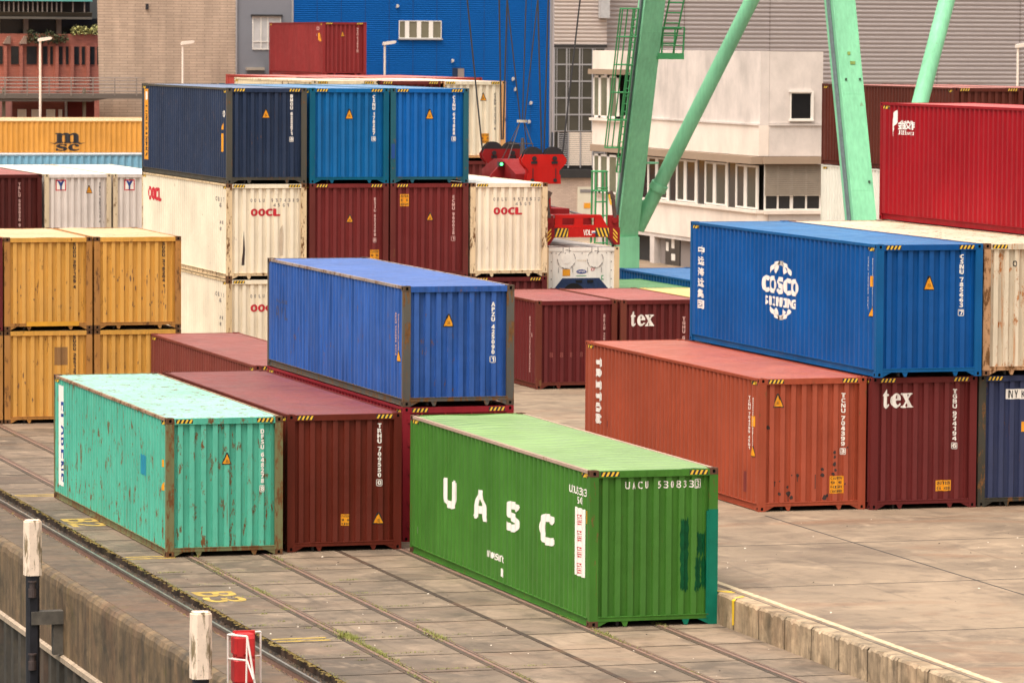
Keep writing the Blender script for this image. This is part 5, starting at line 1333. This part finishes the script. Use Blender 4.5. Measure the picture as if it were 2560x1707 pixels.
# red brick block far left and the walkway in front
t = empty('red_brick_block', (0, 0, 0), 'red brick building with narrow dark windows and planted balcony', 'building')
rb = brickmat('red_brick', (196, 116, 94), .4, .12, .85, .10, .18)
YR = 200.0
m = MB(); m.box(15, YR, 0, 34, YR + 12, 11.0); m.build('wall', rb, t)
for a, b in ((25.0, 25.45), (25.99, 26.48), (27.0, 27.67), (28.06, 28.35), (28.53, 28.71), (29.03, 29.34), (29.55, 29.73), (30.07, 30.41), (30.59, 30.80), (31.14, 31.43), (31.6, 31.8)):
    window(a, b, 9.05, 10.2, YR - .02, t, (), .025, M['under'], dglass)
m = MB()
for x in (25.6, 26.62, 27.85, 28.95, 29.95, 30.98): m.box(x - .1, YR - .25, 7.4, x + .1, YR, 10.25)
m.build('pilaster', rb, t)
m = MB()
for x in (25.7, 26.75): m.prism([(x - .25, 10.35), (x + .22, 10.35), (x + .22, 10.85), (x + .05, 10.85)], YR - .3, YR, 'y')
m.build('corbel', wallmat('corbel_grey', (168, 140, 122)), t)
m = MB(); m.box(15, YR + 1.2, 11.0, 34, YR + 10, 12.0); m.build('upper_glazing', dglass, t)
cb = wallmat('column_beige', (176, 156, 138))
for x in (25.3, 27.15, 29.3): m = MB(); m.box(x - .15, YR + .9, 11.0, x + .15, YR + 1.2, 12.0); m.build('column', cb, t)
m = MB(); m.box(15, YR - .4, 11.95, 31.2, YR + 9, 12.1); m.build('balcony_slab', wallmat('slab_grey', (124, 116, 104)), t)
m = MB(); m.prism([(YR - .3, 12.1), (YR - .5, 12.38), (YR + .3, 12.42), (YR + .3, 12.1)], 15, 31.2, 'x'); m.build('spandrel', wallmat('spandrel_dark', (92, 84, 70)), t)
m = MB(); m.box(15, YR + .3, 12.1, 31.2, YR + 9, 13.08); m.build('upper_wall', wallmat('upper_dark', (86, 74, 66), .3), t)
m = MB()
x = 25.2
while x < 31.2: m.box(x - .035, YR - .3, 12.4, x + .035, YR - .2, 13.2); x += .31 if x < 29 else .75
m.build('fin', wallmat('fin_grey', (170, 152, 138)), t)
m = MB(); m.box(15, YR - .5, 13.09, 31.2, YR + 10, 13.8); m.build('roof_edge', plain('roof_teal', (112, 186, 172), .5), t)
# balcony plants
def leaves(name, x0, x1, z0, z1, y, n, cols, lab, size=.12):
    m = MB()
    for _ in range(n):
        x = random.uniform(x0, x1); q = random.random(); zt = z0 + (z1 - z0) * (.6 + .4 * mnoise.noise(Vector((x * 1.6, 1, 2)))); z = z0 + (zt - z0) * q
        p = Vector((x, y + random.uniform(-.3, .2), z)); a = Vector((random.gauss(0, 1), random.gauss(0, 1), random.gauss(0, 1))).normalized(); b = a.orthogonal().normalized(); s_ = size * random.uniform(.5, 1.2)
        m.poly([p, p + a * s_ + b * s_ * .4, p + a * s_ * 1.7, p + a * s_ - b * s_ * .4])
    mt, nt, bb = newmat(name + '_leaf'); N = NT(nt); N.l(N.mix(N.rng(N.noise(N.coords(), 5, 5), .35, .65), lin(cols[0]), lin(cols[1])), bb.inputs['Base Color']); bb.inputs['Roughness'].default_value = .7
    return tag(m.build(name, mt, fix=False), lab, 'plant')
leaves('trailing_plant', 27.0, 29.6, 10.45, 11.45, YR - .25, 700, ((36, 40, 18), (74, 78, 34)), 'dark trailing green plant hanging over the red brick balcony')
leaves('balcony_shrub', 29.9, 31.7, 11.0, 11.75, YR - .1, 520, ((120, 118, 60), (206, 196, 122)), 'pale yellow green shrub on the red brick balcony')
leaves('bush', 18.6, 20.4, 5.6, 7.2, 176, 500, ((26, 30, 16), (60, 60, 30)), 'dark green bush at the left picture edge under the walkway')
t = empty('walkway_bridge', (0, 0, 0), 'grey elevated walkway with railings crossing before the brick buildings', 'footbridge')
wb = wallmat('walkway_grey', (116, 106, 98), .2); YB = 165.3
m = MB(); m.box(10, YB, 7.35, 27.2, YB + 2.0, 7.62); m.prism([(10, 7.18), (24.2, 7.18), (25.2, 7.35), (10, 7.35)], YB + .1, YB + 1.9, 'y'); m.build('deck', wb, t)
rl = plain('railing_taupe', (138, 124, 114), .6, .1)
m = MB()
for y in (YB, YB + 2.0):
    for z in (7.75, 7.95, 8.15, 8.35, 8.5): m.tube((10, y, z), (27.3, y, z), .022, n=5)
m.build('railing', rl, t)
m = MB(); x = 19.3
while x < 27.3: m.box(x - .03, YB - .02, 7.5, x + .03, YB + .03, 8.5); x += 1.25
m.build('railing_post', rl, t)
for x in (19.35, 23.94): m = MB(); m.box(x - .08, YB + .6, T2, x + .08, YB + .85, 7.9); m.build('support_post', plain('post_olive', (120, 104, 84), .7), t)
t = empty('low_brick_annex', (0, 0, 0), 'low dark red annex under the walkway with white window blinds', 'building')
m = MB(); m.box(20.1, 167.5, 0, 23.14, 172, 7.35); m.build('wall', brickmat('annex_brick', (140, 78, 66), .4, .12, .9, .1, .15), t)
m = MB(); m.box(23.2, 167.4, 0, 24.8, 172, 7.35); m.build('maroon_cladding', wallmat('annex_maroon', (108, 48, 46), .1), t)
m = MB(); m.box(23.12, 167.3, 0, 23.22, 167.6, 7.35); m.build('corner_trim', alu, t)
for a, b in ((20.4, 20.9), (21.2, 21.7), (22.05, 22.55), (22.75, 22.95)): window(a, b, 5.6, 6.7, 167.48, t, (), .04, frame_w, plain('blind_white', (240, 226, 210), .6))

# ------------------------------------------------------------------ camera, sky, sun
f, yaw, pitch, roll = 10794.5, R(-17.0203), R(-3.97317), R(.346746)
F = Vector((-math.sin(yaw) * math.cos(pitch), math.cos(yaw) * math.cos(pitch), math.sin(pitch)))
R0 = Vector((math.cos(yaw), math.sin(yaw), 0)); U0 = R0.cross(F)
RT = R0 * math.cos(roll) + U0 * math.sin(roll); UP = U0 * math.cos(roll) - R0 * math.sin(roll)
cam = bpy.data.cameras.new('camera'); co = bpy.data.objects.new('camera', cam); COL.objects.link(co)
co.matrix_world = Matrix(((RT.x, UP.x, -F.x, -24.38685), (RT.y, UP.y, -F.y, -74.71738), (RT.z, UP.z, -F.z, 10.71249), (0, 0, 0, 1)))
cam.sensor_fit = 'HORIZONTAL'; cam.sensor_width = 36; cam.lens = f * 36 / 2560; cam.clip_end = 4000; cam.clip_start = 1
cam.dof.use_dof = True; cam.dof.focus_distance = 92; cam.dof.aperture_fstop = 4.0
scene.camera = co

w = bpy.data.worlds.new('World'); scene.world = w; w.use_nodes = True
nt = w.node_tree; bgd = nt.nodes['Background']
sky = nt.nodes.new('ShaderNodeTexSky'); sky.sky_type = 'NISHITA'; sky.sun_disc = False
SE, SR = R(66), R(235)
sky.sun_elevation = SE; sky.sun_rotation = SR; sky.air_density = 1.0; sky.dust_density = 4.0; sky.ozone_density = 1.0
hs = nt.nodes.new('ShaderNodeHueSaturation'); hs.inputs['Saturation'].default_value = .12
mx = nt.nodes.new('ShaderNodeMix'); mx.data_type = 'RGBA'; mx.blend_type = 'MULTIPLY'; mx.inputs[0].default_value = 1; mx.inputs[7].default_value = (1.03, .99, .935, 1)
nt.links.new(sky.outputs[0], hs.inputs['Color']); nt.links.new(hs.outputs[0], mx.inputs[6]); nt.links.new(mx.outputs[2], bgd.inputs['Color'])
tc = nt.nodes.new('ShaderNodeTexCoord'); sx = nt.nodes.new('ShaderNodeSeparateXYZ'); mr = nt.nodes.new('ShaderNodeMapRange')
nt.links.new(tc.outputs['Generated'], sx.inputs[0]); nt.links.new(sx.outputs[2], mr.inputs[0])
for i, v in zip((1, 2, 3, 4), (.0, 1, .75, 2.2)): mr.inputs[i].default_value = v
cg = nt.nodes.new('ShaderNodeVectorMath'); cg.operation = 'SCALE'
nt.links.new(mx.outputs[2], cg.inputs[0]); nt.links.new(mr.outputs[0], cg.inputs['Scale']); nt.links.new(cg.outputs[0], bgd.inputs['Color'])
bgd.inputs['Strength'].default_value = .15
sl = bpy.data.lights.new('sun', 'SUN'); sl.energy = 1.0; sl.angle = R(38); sl.color = (1, .95, .87)
so = bpy.data.objects.new('sun', sl); COL.objects.link(so)
# sky rotation is measured clockwise from +y seen from above
sd = Vector((math.sin(SR) * math.cos(SE), math.cos(SR) * math.cos(SE), math.sin(SE)))
so.rotation_euler = sd.to_track_quat('Z', 'Y').to_euler()
vs = scene.view_settings
scene.display_settings.display_device = 'sRGB'; vs.view_transform = 'Standard'; vs.look = 'None'; vs.gamma = 1; vs.use_curve_mapping = False
vs.exposure = .44
scene.cycles.use_denoising = True; scene.cycles.max_bounces = 6; scene.cycles.diffuse_bounces = 3; scene.cycles.glossy_bounces = 3
